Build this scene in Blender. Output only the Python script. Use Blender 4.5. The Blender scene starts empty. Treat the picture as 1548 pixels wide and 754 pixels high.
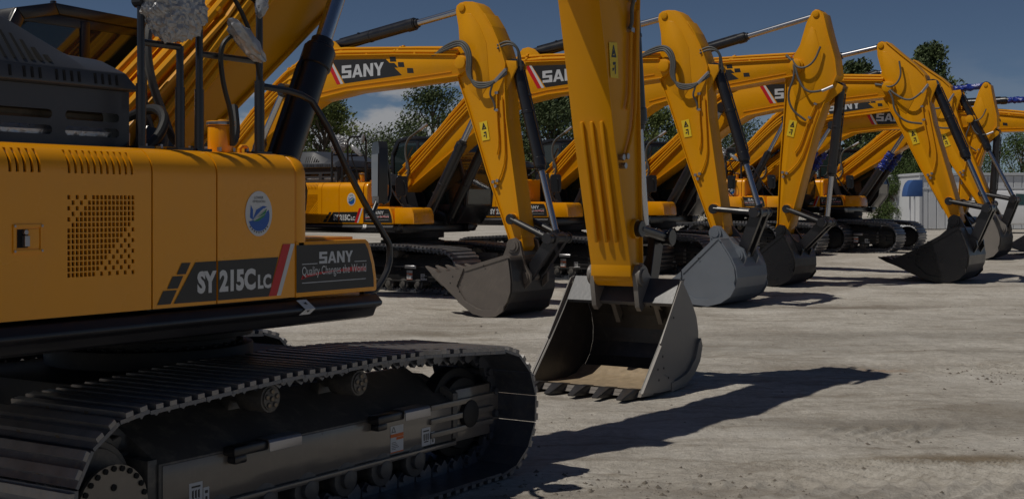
import bpy, bmesh, math, random
from mathutils import Vector, Matrix, noise
random.seed(7)
R = math.radians
sc = bpy.context.scene
COL = sc.collection

# ------------------------------------------------------------------ camera
W_PX, H_PX, FPX, CAMH, CX, YH = 1548, 754, 2000.0, 1.75, 774.0, 310.0
cam = bpy.data.cameras.new('camera'); camo = bpy.data.objects.new('camera', cam); COL.objects.link(camo)
cam.sensor_width = 36; cam.lens = FPX / W_PX * 36
cam.shift_y = -(377 - YH) / W_PX
cam.clip_end = 3000; cam.clip_start = 0.05
camo.location = (0, 0, CAMH); camo.rotation_euler = (R(90), 0, 0)
cam.dof.use_dof = True; cam.dof.focus_distance = 14; cam.dof.aperture_fstop = 16
sc.camera = camo
TH = R(32.7)
GT = [(-50, 0), (11, 0), (16, .04), (21, .13), (25, .24), (30, .37), (34, .44), (42, .54), (60, .62), (2000, .62)]
def gbase(y):                                       # the yard rises gently towards the back
    for (a, p), (b, q) in zip(GT, GT[1:]):
        if y <= b: return p + (q - p) * (y - a) / (b - a)
    return GT[-1][1]

# ------------------------------------------------------------------ materials
def mat(name, base, rough=.5, metal=0, spec=.5, noise_amt=0, nscale=4, bump=0, bscale=60, coat=0, trans=0, dust=0, dustcol=(.34, .29, .23), alpha=1, streak=0):
    m = bpy.data.materials.new(name); m.use_nodes = True
    nt = m.node_tree; N = nt.nodes; L = nt.links
    b = N['Principled BSDF']
    b.inputs['Base Color'].default_value = (*base, 1); b.inputs['Roughness'].default_value = rough
    b.inputs['Metallic'].default_value = metal; b.inputs['Specular IOR Level'].default_value = spec
    b.inputs['Coat Weight'].default_value = coat; b.inputs['Coat Roughness'].default_value = .12
    b.inputs['Transmission Weight'].default_value = trans
    tc = N.new('ShaderNodeTexCoord')
    col = None
    if noise_amt or dust:
        nz = N.new('ShaderNodeTexNoise'); nz.inputs['Scale'].default_value = nscale; nz.inputs['Detail'].default_value = 6
        L.new(tc.outputs['Object'], nz.inputs['Vector'])
        mx = N.new('ShaderNodeMix'); mx.data_type = 'RGBA'
        mx.inputs[6].default_value = (*[c * (1 - noise_amt) for c in base], 1)
        mx.inputs[7].default_value = (*[min(1, c * (1 + noise_amt)) for c in base], 1)
        L.new(nz.outputs['Fac'], mx.inputs[0]); col = mx.outputs[2]
        rr = N.new('ShaderNodeMapRange'); rr.inputs[3].default_value = max(0, rough - .1); rr.inputs[4].default_value = min(1, rough + .12)
        L.new(nz.outputs['Fac'], rr.inputs[0]); L.new(rr.outputs[0], b.inputs['Roughness'])
    if dust:
        n2 = N.new('ShaderNodeTexNoise'); n2.inputs['Scale'].default_value = nscale * 2.3; n2.inputs['Detail'].default_value = 8; n2.inputs['Roughness'].default_value = .7
        L.new(tc.outputs['Object'], n2.inputs['Vector'])
        r2 = N.new('ShaderNodeMapRange'); r2.inputs[1].default_value = .5; r2.inputs[2].default_value = .75; r2.inputs[4].default_value = dust
        L.new(n2.outputs['Fac'], r2.inputs[0])
        m2 = N.new('ShaderNodeMix'); m2.data_type = 'RGBA'; m2.inputs[7].default_value = (*dustcol, 1)
        L.new(col, m2.inputs[6]); L.new(r2.outputs[0], m2.inputs[0]); col = m2.outputs[2]
    if streak:
        ms = N.new('ShaderNodeMapping'); ms.inputs['Scale'].default_value = (26, 9, 2.2); ms.inputs['Rotation'].default_value = (0, R(35), 0); L.new(tc.outputs['Object'], ms.inputs[0])
        n4 = N.new('ShaderNodeTexNoise'); n4.inputs['Scale'].default_value = 1.3; n4.inputs['Detail'].default_value = 9; n4.inputs['Roughness'].default_value = .75; L.new(ms.outputs[0], n4.inputs['Vector'])
        r4 = N.new('ShaderNodeMapRange'); r4.inputs[1].default_value = .56; r4.inputs[2].default_value = .7; r4.inputs[4].default_value = streak; L.new(n4.outputs['Fac'], r4.inputs[0])
        m4 = N.new('ShaderNodeMix'); m4.data_type = 'RGBA'; m4.inputs[7].default_value = (.32, .26, .2, 1); L.new(col, m4.inputs[6]); L.new(r4.outputs[0], m4.inputs[0]); col = m4.outputs[2]
    if col is not None: L.new(col, b.inputs['Base Color'])
    if bump:
        n3 = N.new('ShaderNodeTexNoise'); n3.inputs['Scale'].default_value = bscale; n3.inputs['Detail'].default_value = 4
        L.new(tc.outputs['Object'], n3.inputs['Vector'])
        bp = N.new('ShaderNodeBump'); bp.inputs['Strength'].default_value = bump; bp.inputs['Distance'].default_value = .01
        L.new(n3.outputs['Fac'], bp.inputs['Height']); L.new(bp.outputs[0], b.inputs['Normal'])
    return m

YEL = mat('yellow_paint', (.86, .345, .0015), .28, spec=.4, noise_amt=.05, nscale=2.5, coat=.35, bump=.05, bscale=5, dust=.05)  # lightened to stand in for bounce fill on the shaded side panels
YELB = mat('yellow_paint_dimmed', (.70, .305, .0015), .36, spec=.25, noise_amt=.06, nscale=1.6, coat=.05, bump=.05, bscale=7, dust=.04)  # same paint as YEL, darkened to tone down sunlit booms and arms
BLK = mat('black_paint', (.014, .014, .017), .33, coat=.25, noise_amt=.2, nscale=5, bump=.04, bscale=30)
BLKM = mat('black_matte', (.009, .009, .01), .6, noise_amt=.25, nscale=6, dust=.03)
HOOD = mat('charcoal_hood_paint', (.05, .054, .064), .38, noise_amt=.12, nscale=4, bump=.05, bscale=140, dust=.02)
RUB = mat('rubber_hose', (.012, .012, .012), .5, noise_amt=.2, bump=.1, bscale=200)
HOSE = mat('grey_hose', (.09, .09, .085), .55, noise_amt=.25, nscale=8)
TRK = mat('track_steel', (.13, .14, .165), .32, metal=.6, noise_amt=.35, nscale=9, dust=.4, bump=.15, bscale=40, streak=.25)
GROUS = mat('worn_lit_grouser_steel', (.24, .235, .24), .36, metal=.55, noise_amt=.3, nscale=12, dust=.5, bump=.12, bscale=40, streak=.3)  # lightened for worn tops and for sun and sky caught on the ridges
FACE = mat('frame_side_ground_bounce', (.17, .145, .12), .3, coat=.8, noise_amt=.14, nscale=2.2, dust=.25, bump=.05, bscale=50, streak=.2)  # brown base stands in for bright ground reflected in black paint; dust on top
FRAME = mat('dusty_black_frame', (.09, .085, .08), .42, noise_amt=.3, nscale=3, dust=.5, bump=.08, bscale=50)
WORN = mat('worn_metal', (.23, .18, .13), .5, metal=.5, noise_amt=.4, nscale=30)
BKTS = {'band': mat('bucket_lip_sky_tint', (.06, .065, .078), .36, noise_amt=.2, nscale=4, bump=.06, bscale=26, dust=.15, dustcol=(.2, .17, .14)), 'inner': mat('bucket_shaded_inside_and_teeth', (.034, .032, .032), .36, noise_amt=.2, nscale=4, bump=.06, bscale=26, dust=.2, dustcol=(.2, .17, .14)), 'plain': mat('bucket_grey_ground_bounce', (.2, .185, .17), .38, noise_amt=.14, nscale=4, bump=.05, bscale=26, dust=.15, dustcol=(.24, .2, .16), streak=.3),  # colours carry light: sky blue on lip, shade inside, ground bounce on cheeks
 'brown': mat('bucket_brown_grey_paint', (.125, .108, .095), .42, noise_amt=.14, nscale=4, bump=.05, bscale=26, dust=.2, dustcol=(.24, .2, .16), streak=.35),
 'pale': mat('bucket_blue_grey_paint', (.15, .17, .2), .4, noise_amt=.1, nscale=4, bump=.05, bscale=26, dust=.08, dustcol=(.24, .2, .16)),
 'black': mat('bucket_black_paint', (.008, .008, .01), .28, noise_amt=.2, nscale=4, bump=.05, bscale=26, dust=.05, dustcol=(.12, .1, .08))}
BKTIN = mat('tan_bucket_floor', (.34, .26, .17), .55, noise_amt=.4, nscale=14, dust=.5, bump=.3, bscale=60)  # paler tan than the rest of the inside
CHR = mat('chrome_rod', (.5, .51, .54), .24, metal=1)
STEEL = mat('zinc_steel', (.4, .4, .42), .38, metal=.9, noise_amt=.2)
WRAP = mat('crumpled_plastic_wrap', (.42, .43, .45), .2, metal=.15, trans=.25, spec=.8, noise_amt=.35, nscale=30, bump=.5, bscale=40)
BLUEWRAP = mat('blue_plastic_wrap', (.01, .03, .26), .3, noise_amt=.4, nscale=20, bump=.9, bscale=30)
DEC = mat('black_decal', (.022, .022, .022), .4, noise_amt=.05)
WHT = mat('white_decal', (.62, .63, .64), .45)
SILV = mat('silver_lettering', (.55, .57, .6), .4)
RED = mat('red_decal', (.55, .012, .018), .4)
ORG = mat('orange_label', (.75, .16, .02), .5)
YLAB = mat('yellow_warning_label', (.78, .55, .02), .5)
BLUE = mat('blue_decal', (.015, .1, .42), .4)
GRN = mat('green_decal', (.02, .22, .09), .4)
GLASS = mat('dark_cab_glass', (.03, .05, .05), .05, spec=1.0, trans=.35)
MIRR = mat('mirror_glass', (.12, .125, .13), .05, metal=1)
SEATM = mat('seat_fabric', (.02, .02, .022), .9)
DARK = mat('engine_bay_dark', (.006, .006, .006), .8)
SILF = mat('silver_muffler', (.5, .5, .52), .3, metal=.8, noise_amt=.3, nscale=20, bump=.7, bscale=30)

# ------------------------------------------------------------------ mesh builder
class MB:
    def __init__(s): s.v = []; s.f = []; s.mi = []; s.cur = 0
    def add(s, vs, fs, M=None):
        o = len(s.v)
        for p in vs:
            p = Vector(p)
            s.v.append(M @ p if M else p)
        for f in fs: s.f.append([i + o for i in f]); s.mi.append(s.cur)
        return s
    def box(s, x0, x1, y0, y1, z0, z1, M=None):
        vs = [(x, y, z) for x in (x0, x1) for y in (y0, y1) for z in (z0, z1)]
        return s.add(vs, [(0, 1, 3, 2), (4, 6, 7, 5), (0, 4, 5, 1), (2, 3, 7, 6), (0, 2, 6, 4), (1, 5, 7, 3)], M)
    def prism(s, poly, y0, y1, M=None):            # poly in (x,z), extruded along y
        n = len(poly)
        vs = [(x, y0, z) for x, z in poly] + [(x, y1, z) for x, z in poly]
        fs = [tuple(range(n)), tuple(range(2 * n - 1, n - 1, -1))]
        fs += [(i, n + i, n + (i + 1) % n, (i + 1) % n) for i in range(n)]
        return s.add(vs, fs, M)
    def prismx(s, poly, x0, x1, M=None):           # poly in (y,z), extruded along x
        n = len(poly)
        vs = [(x0, y, z) for y, z in poly] + [(x1, y, z) for y, z in poly]
        fs = [tuple(range(n)), tuple(range(2 * n - 1, n - 1, -1))]
        fs += [(i, n + i, n + (i + 1) % n, (i + 1) % n) for i in range(n)]
        return s.add(vs, fs, M)
    def flat(s, poly, y, M=None):                  # flat decal in the xz plane
        return s.add([(x, y, z) for x, z in poly], [tuple(range(len(poly)))], M)
    def plate(s, pts, th, y0, y1):                 # plate that follows an open xz polyline, thickness to the left
        n = len(pts); out = []
        for i in range(n):
            a = Vector(pts[max(0, i - 1)]); b = Vector(pts[min(n - 1, i + 1)])
            t = (b - a).normalized(); out.append((pts[i][0] - t.y * th, pts[i][1] + t.x * th))
        for i in range(n - 1):
            q = [pts[i], pts[i + 1], out[i + 1], out[i]]
            vs = [(x, y0, z) for x, z in q] + [(x, y1, z) for x, z in q]
            fs = [(0, 1, 2, 3), (7, 6, 5, 4), (0, 4, 5, 1), (2, 6, 7, 3)]
            if i == 0: fs.append((0, 3, 7, 4))
            if i == n - 2: fs.append((1, 5, 6, 2))
            s.add(vs, fs)
        return s
    def cyl(s, p0, p1, r, seg=16, r1=None, caps=True):
        p0, p1 = Vector(p0), Vector(p1); d = (p1 - p0).normalized()
        u = d.orthogonal().normalized(); w = d.cross(u); r1 = r if r1 is None else r1
        vs = []
        for p, q in ((p0, r), (p1, r1)):
            for i in range(seg):
                a = 2 * math.pi * i / seg; vs.append(p + (u * math.cos(a) + w * math.sin(a)) * q)
        fs = [(i, (i + 1) % seg, seg + (i + 1) % seg, seg + i) for i in range(seg)]
        if caps: fs += [tuple(range(seg - 1, -1, -1)), tuple(range(seg, 2 * seg))]
        return s.add(vs, fs)
    def tube(s, pts, r, seg=8, smooth=0):
        pts = [Vector(p) for p in pts]
        for _ in range(smooth):                    # Chaikin corner cutting
            q = [pts[0]]
            for a, b in zip(pts, pts[1:]): q += [a * .75 + b * .25, a * .25 + b * .75]
            pts = q + [pts[-1]]
        vs = []; n = len(pts); u = None
        for i, p in enumerate(pts):
            d = (pts[min(i + 1, n - 1)] - pts[max(i - 1, 0)]).normalized()
            u = d.orthogonal().normalized() if u is None else (u - d * u.dot(d)).normalized()
            w = d.cross(u)
            for k in range(seg):
                a = 2 * math.pi * k / seg; vs.append(p + (u * math.cos(a) + w * math.sin(a)) * r)
        fs = [(i * seg + k, i * seg + (k + 1) % seg, (i + 1) * seg + (k + 1) % seg, (i + 1) * seg + k) for i in range(n - 1) for k in range(seg)]
        fs += [tuple(range(seg - 1, -1, -1)), tuple(range((n - 1) * seg, n * seg))]
        return s.add(vs, fs)
    def disc(s, c, ry, r0, y0, y1, seg=28):        # wheel along y
        return s.cyl((c[0], y0, c[1]), (c[0], y1, c[1]), r0, seg)
    def mesh(s, name, mats, bevel=0, seg=2, angle=24, smooth=True, bang=32, extra=None):
        me = bpy.data.meshes.new(name)
        me.from_pydata([tuple(v) for v in s.v], [], s.f)
        for m in mats: me.materials.append(m)
        for p, i in zip(me.polygons, s.mi): p.material_index = i
        bm = bmesh.new(); bm.from_mesh(me)
        if s.weld: bmesh.ops.remove_doubles(bm, verts=bm.verts, dist=1e-5)
        if s.fixn: bmesh.ops.recalc_face_normals(bm, faces=bm.faces)
        if bevel:
            ed = [e for e in bm.edges if len(e.link_faces) == 2 and e.calc_face_angle(0) > R(bang)]
            bmesh.ops.bevel(bm, geom=ed, offset=bevel, segments=seg, affect='EDGES', clamp_overlap=True, profile=.5)
        if extra:
            nv = [bm.verts.new(v) for v in extra.v]
            for f, i in zip(extra.f, extra.mi): bm.faces.new([nv[k] for k in f]).material_index = i
        bm.to_mesh(me); bm.free()
        if smooth:
            for p in me.polygons: p.use_smooth = True
            me.set_sharp_from_angle(angle=R(angle))
        return me
    weld = False; fixn = True

_txt = {}
def text2d(body, size=1.0, xs=1.0, off=0.0):
    key = (body, size, xs, off)
    if key not in _txt:
        cu = bpy.data.curves.new('t', 'FONT'); cu.body = body; cu.size = size; cu.offset = off; cu.resolution_u = 3
        o = bpy.data.objects.new('t', cu); COL.objects.link(o)
        dg = bpy.context.evaluated_depsgraph_get(); dg.update()
        me = bpy.data.meshes.new_from_object(o.evaluated_get(dg))
        _txt[key] = ([(v.co.x * xs, v.co.y) for v in me.vertices], [list(p.vertices) for p in me.polygons])
        bpy.data.objects.remove(o); bpy.data.curves.remove(cu); bpy.data.meshes.remove(me)
    return _txt[key]
def put_text(mb, body, x0, z0, width, height, y, dx=(1, 0), off=0.0, shear=0.0):
    vs, fs = text2d(body, 1.0, 1.0, off)
    xa = min(v[0] for v in vs); xb = max(v[0] for v in vs); za = min(v[1] for v in vs); zb = max(v[1] for v in vs)
    kx = width / (xb - xa); kz = height / (zb - za)
    ux, uz = dx
    P = []
    for a, b in vs:
        p = (a - xa) * kx + (b - za) * kz * shear; q = (b - za) * kz
        P.append((x0 + p * ux - q * uz, y, z0 + p * uz + q * ux))
    mb.add(P, fs)
LET = {
 'S': [[(0, 0), (1, 0), (1, .6), (.32, .6), (.32, .78), (1, .78), (1, 1), (0, 1), (0, .4), (.68, .4), (.68, .22), (0, .22)]],
 'A': [[(0, 0), (.28, 0), (.36, .2), (.55, .2), (.55, .38), (.43, .38), (.55, .7), (.55, 1), (.4, 1)], [(1.1, 0), (.7, 1), (.55, 1), (.55, .7), (.67, .38), (.55, .38), (.55, .2), (.74, .2), (.82, 0)]],
 'N': [[(0, 0), (.28, 0), (.28, .6), (.72, 0), (1, 0), (1, 1), (.72, 1), (.72, .4), (.28, 1), (0, 1)]],
 'Y': [[(.36, 0), (.64, 0), (.64, .42), (1.02, 1), (.72, 1), (.5, .62), (.28, 1), (-.02, 1), (.36, .42)]]}
def put_logo(mb, x0, z0, w, h, y, ux=1.0, uz=0.0):
    adv = [(c, o) for c, o in zip('SANY', (0, 1.08, 2.26, 3.34))]
    for c, o in adv:
        for poly in LET[c]:
            mb.add([(x0 + (a + o) * w / 4.36 * ux - b * h * uz, y, z0 + (a + o) * w / 4.36 * uz + b * h * ux) for a, b in poly], [tuple(range(len(poly)))])

# ------------------------------------------------------------------ objects
def link(name, me, parent=None, loc=(0, 0, 0), ry=0, scale=1.0, label=None, kind=None):
    o = bpy.data.objects.new(name, me); COL.objects.link(o)
    if parent: o.parent = parent
    o.location = loc; o.rotation_euler = (0, -ry, 0)
    o.scale = scale if isinstance(scale, (tuple, list)) else (scale,) * 3
    if label: o['label'] = label
    if kind: o['kind'] = kind
    return o
def tag(o, label, cat, group=None):
    o['label'] = label; o['category'] = cat
    if group: o['group'] = group
    return o
def empty(name, loc, rz=0):
    o = bpy.data.objects.new(name, None); COL.objects.link(o); o.location = loc; o.rotation_euler = (0, 0, rz); o.empty_display_size = .3
    return o
CACHE = {}
def cached(fn):
    def g(*a):
        k = (fn.__name__,) + a
        if k not in CACHE: CACHE[k] = fn(*a)
        return CACHE[k]
    return g
PY = -1.28                                          # plane of the yellow side panels

# ------- undercarriage
TC = [(-1.33, .425), (1.63, .425)]; TR = .385
def track_path(n):
    pts = []
    for i in range(25):
        a = R(-90 + 180 * i / 24); pts.append((TC[1][0] + TR * math.cos(a), TC[1][1] + TR * math.sin(a)))
    top = [(1.25, .835), (.8, .862), (.39, .868), (0, .858), (-.34, .862), (-.7, .846), (-1.0, .828)]
    pts += top
    for i in range(25):
        a = R(90 + 180 * i / 24); pts.append((TC[0][0] + TR * math.cos(a), TC[0][1] + TR * math.sin(a)))
    pts.append(pts[0])
    P = [Vector(p) for p in pts]; L = [0]
    for a, b in zip(P, P[1:]): L.append(L[-1] + (b - a).length)
    out = []
    def at(s):
        s %= L[-1]
        for i in range(len(P) - 1):
            if L[i + 1] >= s: return P[i].lerp(P[i + 1], (s - L[i]) / max(1e-9, L[i + 1] - L[i]))
        return P[-1]
    for k in range(n):
        s = (k + .35) * L[-1] / n; p = at(s); t = (at(s + .07) - at(s - .07)).normalized()
        out.append((p, t))
    return out, L[-1] / n
@cached
def m_belt():
    mb = MB(); path, pit = track_path(48)
    for p, t in path:
        nrm = Vector((t.y, -t.x))                   # outward (path runs counter-clockwise)
        M = Matrix(((t.x, 0, nrm.x, p.x), (0, 1, 0, 0), (t.y, 0, nrm.y, p.y), (0, 0, 0, 1)))
        h = pit * .5
        mb.cur = 0
        mb.box(-h + .002, h - .002, -.40, .40, -.008, .010, M)
        mb.cur = 2
        for q, gh, gw in ((-h + .012, .026, .042), (.008, .026, .042)):
            mb.prismx([(0, 0)] * 0 or [(-.40, .011), (.40, .011), (.40, .011 + gh - .004), (.392, .011 + gh), (-.392, .011 + gh), (-.40, .011 + gh - .004)], q, q + gw, M)
        mb.cur = 1
        for yy in (-.085, .085):
            for q in (-.045, .04): mb.box(q - .012, q + .012, yy - .012 + (.05 if yy > 0 else -.05), yy + .012 + (.05 if yy > 0 else -.05), .010, .022, M)
        mb.cur = 0
        for yy in (-.085, .085):
            mb.prism([(-h * .9, -.005), (h * .9, -.005), (h * .98, -.055), (h * .6, -.095), (.01, -.06), (-h * .5, -.095), (-h, -.06)], yy - .018, yy + .018, M)
        a = M @ Vector((-h * .55, -.13, -.055)); b = M @ Vector((-h * .55, .13, -.055)); mb.cyl(a, b, .024, 8)
    return mb.mesh('track_belt', [TRK, WORN, GROUS], angle=30)
@cached
def m_sprocket():
    mb = MB(); n = 21; pts = []
    for i in range(n):
        for da, r in ((0, .335), (.25, .335), (.45, .29), (.75, .29)):
            a = 2 * math.pi * (i + da) / n; pts.append((r * math.cos(a), r * math.sin(a)))
    mb.prism(pts, -.03, .03)
    mb.cyl((0, -.13, 0), (0, .05, 0), .235, 32); mb.cyl((0, -.155, 0), (0, -.13, 0), .2, 32, )
    return mb.mesh('sprocket', [FRAME, DARK], bevel=.006, seg=1)
@cached
def m_sprocket_cover():
    mb = MB(); mb.cyl((0, 0, 0), (0, .02, 0), .205, 36)
    mb.cur = 1
    for i in range(24):
        a = 2 * math.pi * i / 24; mb.cyl((.187 * math.cos(a), -.008, .187 * math.sin(a)), (.187 * math.cos(a), 0, .187 * math.sin(a)), .014, 8)
    mb.cyl((0, -.006, .1), (0, 0, .1), .016, 10)
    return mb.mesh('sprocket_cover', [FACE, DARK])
@cached
def m_idler():
    mb = MB(); mb.cyl((0, -.1, 0), (0, .1, 0), .23, 32); mb.cyl((0, -.05, 0), (0, .05, 0), .29, 32); mb.cyl((0, -.17, 0), (0, .17, 0), .09, 18)
    return mb.mesh('idler', [BLKM], bevel=.01)
@cached
def m_roller(r, w):
    mb = MB(); mb.cyl((0, -w, 0), (0, -w * .62, 0), r * 1.18, 20); mb.cyl((0, -w * .62, 0), (0, w * .62, 0), r, 20); mb.cyl((0, w * .62, 0), (0, w, 0), r * 1.18, 20)
    mb.cyl((0, -w - .03, 0), (0, w + .03, 0), r * .62, 16)
    return mb.mesh('roller', [FRAME], bevel=.006)
@cached
def m_carrier():
    mb = MB(); mb.cyl((0, -.09, 0), (0, .09, 0), .074, 24)
    mb.cyl((0, -.1, 0), (0, -.09, 0), .062, 20)
    mb.cyl((0, .09, 0), (0, .2, 0), .04, 12)
    mb.cur = 1
    for i in range(5):
        a = 2 * math.pi * i / 5 + .3; mb.cyl((.04 * math.cos(a), -.108, .04 * math.sin(a)), (.04 * math.cos(a), -.1, .04 * math.sin(a)), .016, 8)
    mb.cyl((0, -.108, 0), (0, -.1, 0), .016, 8)
    return mb.mesh('carrier_roller', [FRAME, WORN], bevel=.004)
@cached
def m_trackframe(bounce):
    mb = MB()                                       # origin at track centre line, outer face at y = -.17
    mb.prismx([(-.17, .29), (-.17, .535), (.08, .668), (.2, .73), (.24, .73), (.24, .29)], -1.14, 1.29)
    mb.cur = 1; mb.box(-1.12, 1.28, -.1745, -.1705, .295, .525); mb.box(-1.12, 1.30, -.20, .22, .262, .288)
    mb.cur = 0; mb.prismx([(-.18, .30), (-.18, .585), (.1, .69), (.2, .69), (.2, .3)], 1.294, 1.345); mb.cur = 1
    for z in (.335, .42, .505): mb.box(1.05, 1.75, -.175 - .012, -.13, z, z + .035)
    mb.box(1.35, 1.74, -.16, .15, .27, .60); mb.box(1.345, 1.9, -.13, .13, .34, .52); mb.cur = 0
    mb.box(-1.20, -1.142, -.16, .2, .30, .56)
    mb.prism([(-1.5, .25), (-1.5, .5), (-1.2, .56), (-1.2, .25)], .05, .2)
    mb.cyl((-1.33, .03, .42), (-1.33, .24, .42), .2, 24)
    for x in (-.34, .39): mb.prism([(x - .09, .6), (x + .09, .6), (x + .05, .74), (x - .05, .74)], .1, .17)
    return mb.mesh('track_frame', [FRAME, FACE if bounce else BLKM], bevel=.008)  # nearest machine's side plate carries the painted ground reflection
@cached
def m_step():
    mb = MB(); mb.box(0, .25, -.085, .0, -.005, .045); mb.box(.03, .12, -.06, 0, -.05, -.006)
    return mb.mesh('step_bracket', [BLK], bevel=.012)
@cached
def m_step_cap():
    mb = MB()
    sec = [(.0, .052), (-.088, .05), (-.098, .035), (-.1, -.012), (-.094, -.012), (-.092, .03), (-.085, .043), (.0, .046)]
    mb.prismx(sec, 0, .25)
    return mb.mesh('step_cap', [STEEL], bevel=.004)
@cached
def m_tracklabel(kind):
    mb = MB()
    if kind == 'warning':
        mb.flat([(0, 0), (.125, 0), (.125, .16), (0, .16)], 0)
        mb.cur = 1; mb.flat([(0, .092), (.125, .092), (.125, .112), (0, .112)], -.001)
        mb.flat([(.055, .075), (.125, .075), (.125, .09), (.055, .09)], -.001); mb.flat([(0, 0), (.125, 0), (.125, .006), (0, .006)], -.001)
        mb.cur = 2
        mb.flat([(.01, .122), (.042, .122), (.042, .126), (.01, .126)], -.001)
        mb.add([(.008, -.001, .120), (.014, -.001, .120), (.029, -.001, .152), (.025, -.001, .155)], [(0, 1, 2, 3)]); mb.add([(.05, -.001, .120), (.044, -.001, .120), (.029, -.001, .152), (.033, -.001, .155)], [(0, 1, 2, 3)])
        for i in range(5): mb.flat([(.01, .02 + i * .01), (.05 + .01 * (i * 7 % 4), .02 + i * .01), (.05 + .01 * (i * 7 % 4), .023 + i * .01), (.01, .023 + i * .01)], -.001)
    else:
        mb.flat([(0, 0), (.09, 0), (.09, .11), (0, .11)], 0); mb.flat([(.095, .0), (.135, 0), (.135, .075), (.095, .075)], 0)
        mb.cur = 2
        mb.flat([(.015, .085), (.075, .085), (.075, .094), (.015, .094)], -.001)
        for i in range(3): mb.flat([(.018 + i * .02, .035), (.03 + i * .02, .03), (.03 + i * .02, .075), (.018 + i * .02, .07)], -.001)
        mb.flat([(.022, .02), (.07, .02), (.066, .027), (.026, .027)], -.001)
        mb.flat([(.105, .045), (.125, .045), (.125, .06), (.105, .06)], -.001); mb.flat([(.108, .01), (.122, .01), (.122, .03), (.108, .03)], -.001)
    return mb.mesh('label_' + kind, [WHT, ORG, DEC], smooth=False)
@cached
def m_lowerframe():
    mb = MB()
    mb.prismx([(-.85, .38), (-.85, .6), (-.5, .82), (.5, .82), (.85, .6), (.85, .38), (.5, .5), (-.5, .5)], -.55, .75)
    for sx in (-1, 1):
        for sy in (-1, 1):
            M = Matrix.Translation((.1, 0, 0)) @ Matrix.Rotation(math.atan2(sy * .7, sx * .9), 4, 'Z')
            mb.prism([(.3, .5), (1.2, .4), (1.2, .6), (.3, .8)], -.16, .16, M)
    mb.cyl((0, 0, .45), (0, 0, .94), .6, 40); mb.box(-1.0, 1.0, -.58, .58, .45, .84)
    return mb.mesh('lower_frame', [BLKM], bevel=.01)
@cached
def m_swing():
    mb = MB(); mb.cyl((0, 0, .8), (0, 0, .93), .55, 40); mb.cyl((0, 0, .93), (0, 0, .99), .5, 40); mb.cyl((0, 0, .99), (0, 0, 1.12), .6, 40)
    for i in range(36):
        a = 2 * math.pi * i / 36; mb.cyl((.53 * math.cos(a), .53 * math.sin(a), .93), (.53 * math.cos(a), .53 * math.sin(a), .955), .016, 6)
    return mb.mesh('swing_ring', [BLKM], bevel=.004, seg=1)

# ------- upper structure
@cached
def m_revframe():
    mb = MB()
    mb.box(-2.2, .5, -1.1, 1.2, 1.085, 1.235)
    
    sec = [(-1.25, 1.243), (-1.278, 1.24), (-1.318, 1.202), (-1.322, 1.188), (-1.312, 1.176), (-1.275, 1.16), (-1.255, 1.115), (-1.2, 1.1), (-1.0, 1.1), (-1.0, 1.243)]
    mb.prismx(sec, -2.75, .545)
    mb.prismx([(-y, z) for y, z in sec], -2.75, .6)
    for y in (-.28, .28): mb.prism([(-.5, 1.23), (.62, 1.23), (.58, 1.45), (.1, 1.62), (-.05, 2.15), (-.3, 2.2), (-.6, 1.6)], y - .03, y + .03)
    mb.box(-.3, .55, -.7, .28, 1.236, 1.30)
    return mb.mesh('revolving_frame', [BLK], bevel=.008)
def shoulder(s):                                     # arc length on the panel section -> (y, z), normal (ny, nz)
    z0, zt, r = 1.262, 1.90, .12
    if s < zt - z0: return (PY, z0 + s), (-1, 0)
    s -= zt - z0
    if s < r * math.pi / 2:
        a = s / r; return (PY + r - r * math.cos(a), zt + r * math.sin(a)), (-math.cos(a), math.sin(a))
    s -= r * math.pi / 2
    return (PY + r + s, zt + r + s * .03), (0, 1)
S_END = (1.90 - 1.262) + .12 * math.pi / 2 + .3
def sheet(mb, xs, ss, holes=set(), lip=.012):
    """panel skin on the shoulder section; holes = set of (i, j) cells left open; edges folded inwards"""
    idx = {}
    def P(i, j, d=0):
        (y, z), (ny, nz) = shoulder(ss[j]); return (xs[i], y - ny * d, z - nz * d)
    vs = []; fs = []
    def vid(i, j, d):
        k = (i, j, d)
        if k not in idx: idx[k] = len(vs); vs.append(P(i, j, d))
        return idx[k]
    nx, ns = len(xs) - 1, len(ss) - 1
    for i in range(nx):
        for j in range(ns):
            if (i, j) in holes: continue
            fs.append((vid(i, j, 0), vid(i + 1, j, 0), vid(i + 1, j + 1, 0), vid(i, j + 1, 0)))
            for (a, b, di, dj) in (((i, j), (i + 1, j), 0, -1), ((i + 1, j), (i + 1, j + 1), 1, 0), ((i + 1, j + 1), (i, j + 1), 0, 1), ((i, j + 1), (i, j), -1, 0)):
                ni, nj = i + di, j + dj
                if (ni, nj) in holes or not (0 <= ni < nx) or not (0 <= nj < ns):
                    fs.append((vid(*b, 0), vid(*a, 0), vid(*a, lip), vid(*b, lip)))
    mb.add(vs, fs)
def cuts(lo, hi, marks, step):
    v = sorted(set([lo, hi] + marks)); out = []
    for a, b in zip(v, v[1:]):
        n = max(1, int((b - a) / step + .5)); out += [a + (b - a) * k / n for k in range(n)]
    return out + [v[-1]]
ARC0 = 1.90 - 1.262
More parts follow.
